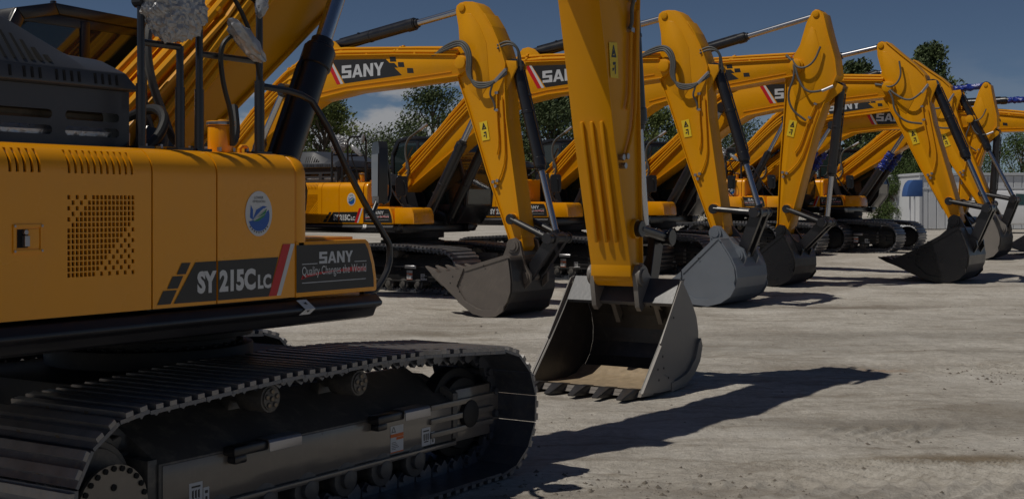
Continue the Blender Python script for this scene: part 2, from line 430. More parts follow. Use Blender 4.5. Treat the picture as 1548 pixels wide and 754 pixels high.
@cached
def m_door():
    x0, x1 = -2.42, -1.148
    ncol, nrow = 17, 15; gx0, gx1, gz0, gz1 = -1.628, -1.246, 1.43, 1.797
    px, pz = (gx1 - gx0) / ncol, (gz1 - gz0) / nrow
    mx = []; ms = []
    for c in range(ncol): mx += [gx0 + c * px + .0035, gx0 + (c + 1) * px - .0035]
    for r in range(nrow): ms += [gz1 - (r + 1) * pz - 1.262 + .003, gz1 - r * pz - 1.262 - .003]
    slots = [(-1.925 + .0365 * i, -1.925 + .0365 * i + .015) for i in range(5)] + [(-1.622 + .0352 * i, -1.622 + .0352 * i + .0135) for i in range(11)]
    smx = [v for s in slots for v in s]
    s_lo, s_hi = ARC0 - .01, ARC0 + .108
    xs = sorted(set(cuts(x0, x1, mx + smx, .2))); ss = cuts(0, S_END, ms + [s_lo, s_hi, ARC0], .018)
    ss = [s for s in ss]
    holes = set()
    allow = []
    for r in range(nrow):
        row = set()
        if r <= 4:
            full = {0: 6, 1: 5, 2: 4, 3: 3, 4: 2}[r]
            row |= set(range(full, 17)); row |= {c for c in range(0, full - 1) if c % 2 == r % 2}
        elif r == 5: row = set(range(1, 16))
        else:
            last = 14 - (r - 6); row = set(range(0, last + 1)) | {c for c in range(last + 2, 17) if (c - last) % 2 == 0}
        allow.append(row)
    for i in range(len(xs) - 1):
        xm = (xs[i] + xs[i + 1]) / 2
        for j in range(len(ss) - 1):
            sm = (ss[j] + ss[j + 1]) / 2; z = sm + 1.262
            if gx0 < xm < gx1 and gz0 < z < gz1:
                c = int((xm - gx0) / px); r = int((gz1 - z) / pz)
                fx = (xm - gx0) / px - c; fz = (gz1 - z) / pz - r
                if c in allow[r] and .0035 / px < fx < 1 - .0035 / px and .003 / pz < fz < 1 - .003 / pz: holes.add((i, j))
            if s_lo < sm < s_hi and any(a < xm < b for a, b in slots): holes.add((i, j))
    mb = MB(); sheet(mb, xs, ss, holes)
    return mb.mesh('engine_door', [YEL], angle=40)
@cached
def m_sidepanel(x0, x1):
    mb = MB(); sheet(mb, [x0, x0 + .004, (x0 + x1) / 2, x1 - .004, x1], cuts(0, S_END, [ARC0], .03), lip=.02)
    return mb.mesh('side_panel', [YEL], angle=40)
@cached
def m_tankfront():
    mb = MB()
    sec = [shoulder(s)[0] for s in cuts(.3, S_END + .25, [ARC0], .03)]
    sec = [(y, z) for y, z in sec]; sec += [(sec[-1][0], 1.5), (PY, 1.5)]
    mb.prismx(sec, -.152, -.055)
    me = mb.mesh('tank_front', [YEL], bevel=.03, seg=3, bang=60)
    return me
@cached
def m_bay():
    mb = MB(); mb.box(-2.4, -.17, -1.2, -.3, 1.25, 1.97); mb.prismx([(-1.245, 1.25), (-1.245, 1.89), (-1.2, 1.96), (-1.15, 1.96), (-1.15, 1.25)], -1.14, -.17)
    return mb.mesh('engine_bay', [DARK])
TOOLP = [(-.148, 1.258), (.532, 1.258), (.54, 1.268), (.538, 1.33), (.52, 1.42), (.485, 1.51), (.465, 1.542), (.44, 1.556), (-.148, 1.556)]
@cached
def m_toolbox():
    mb = MB(); mb.prism(TOOLP, PY, -.66); mb.box(-.05, .40, -1.22, -.75, 1.556, 1.572)
    return mb.mesh('toolbox', [YEL], bevel=.008)
@cached
def m_tooldecal():
    mb = MB(); y = PY - .003
    mb.flat([(-.146, 1.283), (.508, 1.283), (.507, 1.33), (.49, 1.41), (.455, 1.5), (.43, 1.533), (-.146, 1.536)], y)
    mb.cur = 1; put_logo(mb, .035, 1.432, .285, .064, y - .001)
    for a, b in ((-.103, .02), (.335, .44)): mb.box(a, b, y - .001, y, 1.4315, 1.4355)
    mb.box(-.103, .435, y - .001, y, 1.331, 1.335)
    mb.cur = 2
    for poly in ([(-.108, 1.358), (.05, 1.376), (.17, 1.386), (.17, 1.392), (.03, 1.386), (-.07, 1.378)], [(-.112, 1.352), (-.07, 1.36), (-.1, 1.376)], [(.17, 1.384), (.437, 1.378), (.437, 1.402), (.33, 1.405), (.24, 1.40)]):
        mb.flat(poly, y - .001)
    mb.cur = 3; put_text(mb, 'Quality Changes the World', -.104, 1.358, .54, .062, y - .002)
    return mb.mesh('toolbox_decal', [DEC, SILV, RED, WHT], smooth=False)
@cached
def m_sidedecal():
    mb = MB(); y = PY - .003
    def L(z): return -1.011 + (z - 1.28) * (.140 / .192)         # slanted left edge
    mb.flat([(L(1.28), 1.28), (-.732, 1.278), (-.732, 1.473), (L(1.472), 1.472)], y)
    mb.flat([(-.720, 1.278), (-.36, 1.278), (-.287, 1.478), (-.720, 1.473)], y)
    for (a, b, c, d) in ((-1.114, -1.03, 1.28, 1.344), (-1.052, -.985, 1.352, 1.41), (-.992, -.935, 1.418, 1.472)):
        k = (d - c) * .6; mb.flat([(a, c), (b, c), (b + k, d), (a + k, d)], y)
    mb.cur = 3
    put_text(mb, 'SY', -.860, 1.318, .130, .110, y - .001, off=.05); put_text(mb, '215C', -.712, 1.318, .255, .110, y - .001, off=.05); put_text(mb, 'LC', -.440, 1.32, .098, .074, y - .001, off=.045)
    mb.cur = 2; mb.flat([(-.358, 1.278), (-.300, 1.278), (-.194, 1.545), (-.252, 1.545)], y)
    mb.cur = 3; mb.flat([(-.298, 1.278), (-.268, 1.278), (-.163, 1.54), (-.163, 1.545), (-.192, 1.545)], y)
    return mb.mesh('side_decal', [DEC, SILV, RED, WHT], smooth=False)
@cached
def m_emblem():
    mb = MB(); cx, cz, y = -.432, 1.706, PY - .003
    def ell(rx, rz, a0=0, a1=360, n=40, ox=0, oz=0): return [(cx + ox + rx * math.cos(R(a0 + (a1 - a0) * i / n)), cz + oz + rz * math.sin(R(a0 + (a1 - a0) * i / n))) for i in range(n)]
    mb.flat(ell(.098, .116), y)
    mb.cur = 1
    mb.flat([(cx + .078 * math.cos(R(a)), cz - .012 + .078 * math.sin(R(a))) for a in range(200, 386, 8)] + [(cx + .05, cz + .005), (cx - .02, cz - .03)], y - .001)
    mb.flat([(cx - .066, cz - .02), (cx - .06, cz + .045), (cx - .043, cz + .02), (cx - .045, cz - .03)], y - .001)
    mb.flat([(cx - .05, cz - .035), (cx - .02, cz + .02), (cx + .03, cz + .04), (cx + .06, cz + .035), (cx + .02, cz + .02), (cx - .02, cz - .01)], y - .0015)
    mb.cur = 2
    mb.flat([(cx - .045, cz - .04), (cx + .01, cz - .002), (cx + .058, cz + .026), (cx + .04, cz - .015), (cx - .005, cz - .038)], y - .002)
    mb.cur = 0
    for k in (0, 1, 2): mb.flat([(cx - .04, cz - .036 + k * .002), (cx + .03 + k * .012, cz + .028 - k * .012), (cx + .034 + k * .012, cz + .029 - k * .012), (cx - .036, cz - .036)], y - .003 - k * .0005)
    mb.cur = 3
    put_text(mb, 'LOWER', cx - .034, cz + .075, .066, .014, y - .001); put_text(mb, 'EMISSION', cx - .045, cz + .056, .09, .013, y - .001)
    for i in range(9):
        a = R(225 + i * 11.2); mb.box(cx + .088 * math.cos(a) - .005, cx + .088 * math.cos(a) + .004, y - .0012, y - .001, cz + .1 * math.sin(a), cz + .1 * math.sin(a) + .007)
    return mb.mesh('emblem', [WHT, BLUE, GRN, DEC], smooth=False)
@cached
def m_latch():
    mb = MB(); y = PY
    x0, x1, z0, z1 = -1.905, -1.755, 1.548, 1.668
    for a, b, c, d in ((x0, x1, z0, z0 + .012), (x0, x1, z1 - .012, z1), (x0, x0 + .014, z0 + .012, z1 - .012), (x1 - .014, x1, z0 + .012, z1 - .012)): mb.box(a, b, y - .006, y - .0005, c, d)
    mb.box(x0 + .075, x1 - .02, y - .004, y - .0005, z0 + .02, z1 - .02)
    mb.cur = 1; mb.box(-1.86, -1.835, y - .022, y - .001, 1.575, 1.62); mb.cyl((-1.848, y - .001, 1.635), (-1.848, y - .016, 1.635), .011, 10)
    mb.cur = 2; mb.box(x0 + .02, x0 + .074, y - .0015, y - .0006, z0 + .02, z1 - .02)
    mb.cur = 1
    for a in (x0 + .007, x1 - .007):
        for b in (z0 + .007, z1 - .007): mb.cyl((a, y - .006, b), (a, y - .01, b), .006, 8)
    return mb.mesh('door_latch', [YEL, STEEL, DARK], bevel=.003, seg=1)
@cached
def m_counterweight():
    mb = MB(); n = 14
    out = [(-2.44, -1.27)] + [(-2.75 - .28 * math.sin(R(90 - abs(90 - 180 * i / n))), -1.2 + 2.4 * i / n) for i in range(n + 1)] + [(-2.44, 1.27)]
    vs = [(x, y, 1.08) for x, y in out] + [(x, y, 2.0) for x, y in out]; k = len(out)
    mb.add(vs, [tuple(range(k)), tuple(range(2 * k - 1, k - 1, -1))] + [(i, k + i, k + (i + 1) % k, (i + 1) % k) for i in range(k)])
    return mb.mesh('counterweight', [YEL], bevel=.04, seg=3, bang=50)
@cached
def m_hood():
    mb = MB(); mb.weld = True
    # lower riser: front plate with four long openings
    x0, x1, y, z0, z1 = -2.3, -1.022, -.985, 2.028, 2.30
    slots = [(-2.2, -1.93), (-1.83, -1.475), (-1.40, -1.085)]; rows = [(2.075, 2.117), (2.148, 2.19)]
    xs = sorted(set([x0, x1] + [v for s in slots for v in (s[0], s[0] + .012, s[1] - .012, s[1])])); zs = sorted(set([z0, z1] + [v for r in rows for v in (r[0], r[0] + .012, r[1] - .012, r[1])]))
    for i in range(len(xs) - 1):
        for j in range(len(zs) - 1):
            xm, zm = (xs[i] + xs[i + 1]) / 2, (zs[j] + zs[j + 1]) / 2
            inx = next((s for s in slots if s[0] < xm < s[1]), None); inz = next((r for r in rows if r[0] < zm < r[1]), None)
            if inx and inz:
                cx = xm < inx[0] + .012 or xm > inx[1] - .012; cz = zm < inz[0] + .012 or zm > inz[1] - .012
                if cx and cz:                       # chamfered corner triangle
                    q = [(xs[i], zs[j]), (xs[i + 1], zs[j]), (xs[i + 1], zs[j + 1]), (xs[i], zs[j + 1])]
                    ic = ((inx[0] + inx[1]) / 2, (inz[0] + inz[1]) / 2)
                    far = max(range(4), key=lambda k: -abs(q[k][0] - ic[0]) - abs(q[k][1] - ic[1]))
                    q = [p for k, p in enumerate(q) if k != far]
                    mb.add([(a, y, b) for a, b in q], [(0, 1, 2)]); mb.add([(a, y + .012, b) for a, b in q], [(0, 1, 2)])
                continue
            mb.box(xs[i], xs[i + 1], y, y + .012, zs[j], zs[j + 1]) if False else mb.add([(xs[i], y, zs[j]), (xs[i + 1], y, zs[j]), (xs[i + 1], y, zs[j + 1]), (xs[i], y, zs[j + 1])], [(0, 1, 2, 3)])
    mb.add([(x1, y, z0), (x1, .6, z0), (x1, .6, z1), (x1, y, z1)], [(0, 1, 2, 3)])
    mb.add([(x0, y, z0), (x0, .6, z0), (x0, .6, z1), (x0, y, z1)], [(0, 1, 2, 3)])
    return mb.mesh('hood_riser', [HOOD])
@cached
def m_hoodtop():
    mb = MB(); mb.weld = True
    st = [(-2.3, 2.62), (-1.72, 2.625), (-1.655, 2.612), (-1.33, 2.482), (-1.29, 2.470), (-1.10, 2.462), (-1.07, 2.452), (-.998, 2.325)]
    rows = []
    for x, zt in st:
        zl = min(2.385, zt - .01)
        yy = -.86 if zt > 2.4 else -.95
        rows.append([(x, -1.02, 2.302), (x, -1.03, 2.312), (x, -1.018, zl), (x, yy - .02, zt - .012), (x, yy + .03, zt), (x, .55, zt), (x, .72, 2.36), (x, .75, 2.302)])
    n = len(rows[0]); vs = [p for r in rows for p in r]
    fs = [(i * n + j, (i + 1) * n + j, (i + 1) * n + j + 1, i * n + j + 1) for i in range(len(rows) - 1) for j in range(n - 1)]
    fs += [tuple(range(n - 1, -1, -1)), tuple((len(rows) - 1) * n + j for j in range(n))]
    fs += [(i * n, i * n + n - 1, (i + 1) * n + n - 1, (i + 1) * n) for i in range(len(rows) - 1)]
    mb.add(vs, fs)
    return mb.mesh('engine_hood', [HOOD, DARK], bevel=.012, seg=2, bang=20, extra=m_hoodvents())
def m_hoodvents():
    mb = MB(); mb.cur = 1
    def slot(x, z0, z1, w, lean, face):
        a = []
        for z in (z0, z1):
            if face == 'band': t = (z - 2.312) / (2.385 - 2.312); yy = -1.03 + t * .012
            else:
                zt = face(x); t = (z - 2.385) / (zt - .012 - 2.385); yy = -1.018 + t * (.138)
            a.append((yy - .004, z))
        dx = lean * (z1 - z0)
        q = [(x - w, a[0]), (x + w, a[0]), (x + w - dx, a[1]), (x - w - dx, a[1])]
        mb.add([(p, b[0], b[1]) for p, b in q] + [(p, b[0] + .02, b[1]) for p, b in q], [(0, 1, 2, 3), (0, 4, 5, 1), (1, 5, 6, 2), (2, 6, 7, 3), (3, 7, 4, 0)])
    for grp in ((-1.73, 1), (-1.655, 3), (-1.48, 4), (-1.26, 4)):
        for k in range(grp[1]): slot(grp[0] + k * .042, 2.322, 2.372, .006, 0, 'band')
    top = lambda x: 2.62 if x < -1.66 else (2.612 - (x + 1.655) * .4)
    for k, h in enumerate((2.52, 2.53, 2.535, 2.525, 2.5, 2.47, 2.44)):
        slot(-1.79 + k * .05, 2.405, min(h, top(-1.79 + k * .05) - .05), .007, .16, top)
    return mb
@cached
def m_muffler():
    mb = MB()
    mb.tube([(-2.3, -.9, 2.09), (-1.1, -.9, 2.095)], .05, 14); mb.cur = 1
    mb.tube([(-2.3, -.86, 2.17), (-1.7, -.87, 2.175), (-1.1, -.86, 2.17)], .032, 10)
    mb.cur = 2; mb.box(-2.29, -1.03, -.8, -.79, 2.03, 2.3)
    return mb.mesh('muffler', [SILF, WORN, DARK])
CABP = [(-.78, 1.25), (.75, 1.25), (.98, 1.55), (1.02, 1.9), (.72, 2.80), (.55, 2.90), (-.4, 2.93), (-.66, 2.87), (-.80, 2.6)]
@cached
def m_cab():
    mb = MB(); c = (0.05, 2.1)
    ins = lambda k: [(c[0] + (x - c[0]) * k, c[1] + (z - c[1]) * k) for x, z in CABP]
    for y0, y1 in ((.36, .42), (1.20, 1.26)):
        a, b = CABP, ins(.92)
        for i in range(len(a)):
            j = (i + 1) % len(a); q = [a[i], a[j], b[j], b[i]]
            mb.prism(q, y0, y1)
    mb.prism([(-.79, 1.25), (.74, 1.25), (.97, 1.55), (.99, 1.62), (-.79, 1.62)], .37, 1.25)
    mb.prism([(.72, 2.80), (.55, 2.9), (-.4, 2.93), (-.66, 2.87), (-.70, 2.80)], .38, 1.24)
    for y in (.37, 1.19): mb.box(-.2, -.13, y + .005, y + .055, 1.6, 2.85)
    mb.box(-.78, -.74, .42, 1.2, 1.6, 2.7)
    mb.cyl((-.3, .5, 2.93), (-.3, .5, 2.965), .02, 8); mb.cyl((.2, .6, 2.91), (.2, .6, 2.95), .03, 8)
    return mb.mesh('cab', [BLK], bevel=.012)
@cached
def m_cabglass():
    mb = MB(); c = (0.05, 2.1); ins = [(c[0] + (x - c[0]) * .93, c[1] + (z - c[1]) * .93) for x, z in CABP]
    ins = [(x, max(z, 1.61)) for x, z in ins]
    for y in (.385, 1.225): mb.prism(ins, y, y + .008)
    mb.add([(.985, .42, 1.62), (.985, 1.2, 1.62), (1.0, .42, 1.9), (1.0, 1.2, 1.9), (.70, .42, 2.79), (.70, 1.2, 2.79)], [(0, 1, 3, 2), (2, 3, 5, 4)])
    return mb.mesh('cab_glass', [GLASS], smooth=False)
@cached
def m_seat():
    mb = MB(); mb.box(-.45, .1, .6, 1.05, 1.625, 1.8); mb.prism([(-.5, 1.8), (-.35, 1.8), (-.45, 2.4), (-.58, 2.4)], .6, 1.05)
    return mb.mesh('cab_seat', [SEATM], bevel=.04)
@cached
def m_handrail(front):
    mb = MB()
    if not front:
        y = -1.1
        for x, top, rr in ((-1.05, 2.755, .0245), (-.8, 2.54, .024), (-.67, 2.62, .024)):
            mb.tube([(x, y, 2.02), (x, y, top)], .019, 10); mb.tube([(x, y, 2.02), (x, y, 2.335)], rr, 12); mb.box(x - .05, x + .05, y - .04, y + .04, 2.018, 2.034)
        mb.tube([(-1.05, y, 2.535), (-.8, y, 2.535)], .017, 8); mb.tube([(-.67, y, 2.515), (-.24, y, 2.515)], .017, 8)
        mb.tube([(-.235, y, 2.02), (-.235, y, 2.68), (-.238, y, 2.82), (-.3, y, 2.86), (-.45, y, 2.86), (-.67, y, 2.86), (-.67, y, 2.5)], .019, 10, smooth=1)
        mb.tube([(-.235, y, 2.02), (-.235, y, 2.41)], .027, 12); mb.box(-.29, -.18, y - .04, y + .04, 2.012, 2.034)
        mb.tube([(-1.05, y, 2.74), (-.82, y, 2.74)], .02, 8); mb.cyl((-1.05, y - .03, 2.735), (-1.05, y + .03, 2.735), .035, 14)
    else:
        mb.tube([(-.235, -1.1, 2.385), (.03, -1.12, 2.372), (.16, -1.16, 2.31), (.46, -1.2, 1.83), (.74, -1.2, 1.545), (.765, -1.2, 1.50), (.76, -1.2, 1.39), (.67, -1.2, 1.28), (.60, -1.2, 1.24), (.5, -1.2, 1.24)], .019, 10, smooth=1)
    return mb.mesh('handrail', [BLK])
@cached
def m_mirror_front():
    mb = MB(); M = Matrix.Translation((.66, -1.2, 1.93)) @ Matrix.Rotation(R(-40), 4, 'Z')
    mb.prismx([(-.09, -.17), (.09, -.17), (.11, -.12), (.11, .15), (.08, .19), (-.08, .19), (-.11, .15), (-.11, -.12)], -.022, .03, M)
    mb.cur = 1; mb.prismx([(-.09, -.13), (.09, -.13), (.1, .12), (-.1, .12)], -.026, -.0225, M)
    mb.cur = 0; mb.tube([(.70, -1.2, 1.76), (.76, -1.2, 1.78), (.77, -1.2, 1.9), (.72, -1.2, 2.04), (.66, -1.2, 2.02)], .01, 8, smooth=1)
    mb.tube([(.65, -1.2, 1.78), (.6, -1.2, 1.70)], .016, 8)
    return mb.mesh('mirror', [BLK, MIRR], bevel=.006, seg=1)
def crumple(mb, c, rx, ry, rz, seed, amp=.12, sub=4):
    bm = bmesh.new(); bmesh.ops.create_icosphere(bm, subdivisions=sub, radius=1)
    vs = []
    for v in bm.verts:
        th = math.atan2(v.co.z, v.co.x); ra = math.hypot(v.co.x, v.co.z); fo = math.sin(th * 17 + 3 * noise.noise(v.co * 2.5 + Vector((seed, 0, 0)))) * ra
        k = 1 + amp * .6 * noise.noise(v.co * 2.6 + Vector((seed, 0, 0))) + amp * .55 * fo * (v.co.y ** 2 + .25) + amp * .9 * abs(noise.noise(v.co * 9 + Vector((0, seed, 0)))) + amp * .15 * noise.noise(v.co * 18)
        vs.append(Vector((v.co.x * rx * k, v.co.y * ry * k, v.co.z * rz * k)))
    fs = [tuple(v.index for v in f.verts) for f in bm.faces]; bm.free()
    return vs, fs
@cached
def m_wrapmirror():
    mb = MB(); vs, fs = crumple(mb, None, .185, .085, .165, 3.1, .2, 5); mb.add(vs, fs, Matrix.Translation((-.865, -1.13, 2.725)))
    return mb.mesh('wrapped_mirror', [WRAP], angle=15)
@cached
def m_wraplamp():
    mb = MB(); vs, fs = crumple(mb, None, .045, .05, .15, 8.4, .25, 3); mb.add(vs, fs, Matrix.Translation((-.405, -1.17, 2.60)) @ Matrix.Rotation(R(-52), 4, 'Y'))
    vs, fs = crumple(mb, None, .03, .035, .08, 5.4, .2, 3); mb.add(vs, fs, Matrix.Translation((-.27, -1.15, 2.82)) @ Matrix.Rotation(R(8), 4, 'Y'))
    mb.cur = 1; mb.tube([(-.46, -1.15, 2.64), (-.545, -1.14, 2.585), (-.555, -1.13, 2.5), (-.52, -1.12, 2.36), (-.44, -1.1, 2.22), (-.415, -1.08, 2.06)], .013, 8, smooth=2)
    mb.tube([(-.45, -1.1, 2.86), (-.36, -1.12, 2.72), (-.29, -1.12, 2.58), (-.24, -1.11, 2.42)], .012, 8, smooth=1)
    return mb.mesh('wrapped_work_lamp', [WRAP, RUB], angle=20)
@cached
def m_filler():
    mb = MB(); mb.cyl((-.42, -1.0, 2.0), (-.42, -1.0, 2.165), .068, 24); mb.cur = 1
    mb.cyl((-.42, -1.0, 2.166), (-.42, -1.0, 2.19), .075, 24); mb.cyl((-.40, -1.0, 2.19), (-.40, -1.0, 2.2), .03, 16); mb.box(-.37, -.335, -1.015, -.985, 2.14, 2.185)
    return mb.mesh('filler_neck', [YEL, STEEL], bevel=.004)
@cached
def m_hoses_deck():
    mb = MB()
    mb.tube([(-.95, -1.02, 2.03), (-.86, -1.02, 2.09), (-.75, -.95, 2.2), (-.7, -.8, 2.26), (-.65, -.5, 2.2)], .026, 10, smooth=2)
    mb.tube([(-.42, -.9, 2.06), (-.25, -.9, 2.07), (-.15, -.85, 2.13), (-.02, -.7, 2.3)], .024, 10, smooth=2)
    mb.tube([(-.62, -.8, 2.2), (-.62, -.85, 2.1), (-.6, -.9, 2.03)], .02, 10)
    mb.cur = 1; mb.tube([(-.23, -.95, 2.02), (-.23, -.95, 2.065), (-.18, -.95, 2.07), (-.16, -.95, 2.02)], .012, 8, smooth=1)
    mb.box(-.22, -.02, -1.02, -.95, 2.012, 2.03); mb.box(-.92, -.62, -1.06, -.92, 2.025, 2.04)
    mb.cur = 2
    for i in range(9): mb.cyl((-.98 + i * .1, -1.05, 2.03), (-.98 + i * .1, -1.05, 2.05), .013, 6)
    for i in range(5): mb.cyl((-1.0 + i * .02, -.85 + .02 * (i % 2), 2.03), (-1.0 + i * .02, -.85 + .02 * (i % 2), 2.09 + .02 * (i % 3)), .016, 8)
    return mb.mesh('deck_hose', [RUB, YEL, STEEL])
@cached
def m_sticker():
    mb = MB(); pts = [(-.155, 1.245, -1.282), (-.075, 1.245, -1.282), (-.045, 1.196, -1.322), (-.125, 1.196, -1.322), (-.165, 1.168, -1.31), (-.08, 1.168, -1.31)]
    mb.add([(x, y - .006, z) for x, z, y in pts], [(0, 1, 2, 3), (3, 2, 5, 4)])
    mb.cur = 1; mb.add([(x, y, z) for x, y, z in ((-.118, -1.309, 1.226), (-.098, -1.302, 1.234), (-.09, -1.314, 1.22))], [(0, 1, 2)])
    mb.add([(x, y, z) for x, y, z in ((-.115, -1.329, 1.19), (-.09, -1.329, 1.19), (-.105, -1.324, 1.178))], [(0, 1, 2)])
    return mb.mesh('sticker', [WHT, DEC], smooth=False)
@cached
def m_frontbox():
    mb = MB(); mb.prism([(.55, 1.26), (.99, 1.26), (1.0, 1.28), (.985, 1.44), (.95, 1.53), (.9, 1.556), (.55, 1.556)], PY + .01, -.66)
    return mb.mesh('front_toolbox', [YEL], bevel=.02)

# ------- boom, arm, bucket in side-profile coordinates
BLOW = [(-.05, -.2), (.7, .31), (1.45, .82), (2.0, 1.2), (2.45, 1.43), (3.2, 1.56), (4.38, 1.645), (5.50, 1.74)]
BTOP = [(5.45, 2.05), (4.18, 2.11), (2.74, 2.15), (2.3, 2.07), (1.9, 1.91), (1.5, 1.62), (1.04, 1.2), (.7, .86), (-.2, .15)]
BNOSE = [(5.60, 1.80), (5.68, 1.87), (5.70, 1.95), (5.66, 2.02), (5.57, 2.06)]
BFOOT = [(-.27, .12), (-.26, -.02), (-.17, -.15)]
BPIN = (5.55, 1.93); BCYL = (1.93, 1.60); ACYL = (2.7, 2.33)
@cached
def m_boom():
    mb = MB(); w = .235
    mb.prism(BLOW + BNOSE + BTOP + BFOOT, -w, w)
    mb.plate(BTOP[::-1], .022, -w - .035, w + .035)
    mb.plate(BLOW[::-1], .022, -w - .03, w + .03)
    mb.plate([(2.35, 1.50), (3.2, 1.63), (4.38, 1.72), (5.35, 1.80)][::-1], .012, -w - .016, -w + .01)
    for y in (-.16, .16): mb.prism([(2.3, 2.07), (3.15, 2.14), (2.86, 2.40), (2.74, 2.44), (2.62, 2.42)], y - .025, y + .025)
    mb.cyl((BPIN[0], -.3, BPIN[1]), (BPIN[0], .3, BPIN[1]), .1, 24)
    mb.cyl((BCYL[0], -.42, BCYL[1]), (BCYL[0], .42, BCYL[1]), .075, 20); mb.cyl((BCYL[0], -.26, BCYL[1]), (BCYL[0], .26, BCYL[1]), .16, 24)
    mb.cyl((0, -.3, 0), (0, .3, 0), .13, 24)
    return mb.mesh('boom', [YELB], bevel=.006, seg=2)
@cached
def m_boompipe(k):
    mb = MB(); y = (-.20, -.125, .09, .16, -.05, .02)[k]; off = (.06, .075, .062, .06, .13, .15)[k]
    top = BTOP[::-1]; pts = []
    for i, (x, z) in enumerate(top):
        a = Vector(top[max(0, i - 1)]); b = Vector(top[min(len(top) - 1, i + 1)]); t = (b - a).normalized()
        yy = y
        if 2.2 < x < 3.3: yy = math.copysign(.225, y) + (.03 if k in (1, 2, 4, 5) else 0) * (1 if y < 0 else -1)
        pts.append((x - t.y * off + (.12 if i == 0 else 0), yy, z + t.x * off + (.1 if i == 0 else 0)))
    mb.tube(pts, (.03, .024, .022, .028, .026, .02)[k], 8, smooth=1)
    for i in range(1, len(pts) - 1):
        p = Vector(pts[i]); q = (Vector(pts[i + 1]) - Vector(pts[i - 1])).normalized() * .02
        mb.cyl(p - q, p + q, .036, 10)
    if k == 3:
        for j in range(3):
            o = .10 + .075 * j
            mb.tube([(-.05 + .05 * j, -.275, .12 - .02 * j), (.35, -.27, .60 - o), (.75, -.268, .96 - o), (1.1, -.268, 1.28 - o), (1.55, -.268, 1.66 - o), (1.85, -.262, 1.85 - o), (2.02, -.2, 1.93 - o)], .026, 8, smooth=1)
    if k == 0:
        mb.cur = 1
        for x, z in ((.9, 1.08), (3.6, 2.12), (4.6, 2.09)): mb.box(x - .02, x + .02, y - .03, -y + .03, z, z + .06)
    return mb.mesh('boom_pipe', [YELB, YELB])
@cached
def m_boomhose():
    mb = MB(); y = -.26
    mb.tube([(.48, y + .03, 1.10), (.25, y, .95), (.02, y - .03, .8), (.0, y - .05, .5), (.12, y - .06, .2), (.0, y - .05, -.02), (-.25, y, .02), (-.42, y + .06, .15)], .024, 8, smooth=2)
    mb.tube([(.1, y + .05, .66), (-.02, y, .4), (.05, y - .03, .1), (-.2, y, -.0)], .018, 8, smooth=2)
    mb.cur = 1; mb.tube([(.48, y + .03, 1.10), (.32, y, .99)], .032, 8)
    return mb.mesh('swing_hose', [HOSE, STEEL])
@cached
def m_boomdecal():
    mb = MB(); y = -.2375
    mb.cur = 0; mb.flat([(2.855, 2.085), (4.02, 2.05), (4.36, 1.775), (3.15, 1.675)], y)
    mb.cur = 1; mb.flat([(2.71, 2.09), (2.80, 2.088), (3.06, 1.668), (2.98, 1.662)], y)
    mb.cur = 2; mb.flat([(2.80, 2.088), (2.85, 2.086), (3.12, 1.673), (3.065, 1.668)], y)
    mb.cur = 0
    for cx, cz in ((4.16, 2.045), (4.33, 1.95), (4.52, 1.845)): mb.flat([(cx - .06, cz + .04), (cx + .06, cz + .035), (cx + .08, cz - .045), (cx - .05, cz - .04)], y)
    mb.flat([(4.10, 1.985), (4.20, 1.98), (4.28, 1.90), (4.2, 1.905)], y)
    mb.cur = 3; put_logo(mb, 3.09, 1.76, .90, .215, y - .002, ux=.9995, uz=.03)
    return mb.mesh('logo_decal', [DEC, RED, WHT, SILV], smooth=False)
ARMTOP2 = [(-.15, .72), (-.13, .93), (-.09, .985), (-.02, 1.0), (.07, .965), (.33, .66), (.62, .34), (.77, .12)]
ARMP = [(-.175, .871), (-.157, .957), (-.09, 1.0), (.016, 1.015), (.16, 1.0), (.265, .94), (.40, .78), (.549, .557), (.66, .33), (.74, .12), (.80, -.05), (.79, -.3), (.79, -.45), (.824, -.95), (1.069, -2.525), (1.13, -2.90), (1.15, -3.0),
        (1.10, -3.07), (1.0, -3.08), (.92, -3.0), (.906, -2.892), (.468, -1.79), (.226, -1.10), (.068, -.669), (-.05, -.38), (-.12, -.2), (-.15, 0), (-.13, .2), (-.103, .376), (-.12, .6)]
AHORN = (-.05, .92); AK = (1.03, -2.98); ABC = (.91, -.06); AROCK = (.97, -2.56)
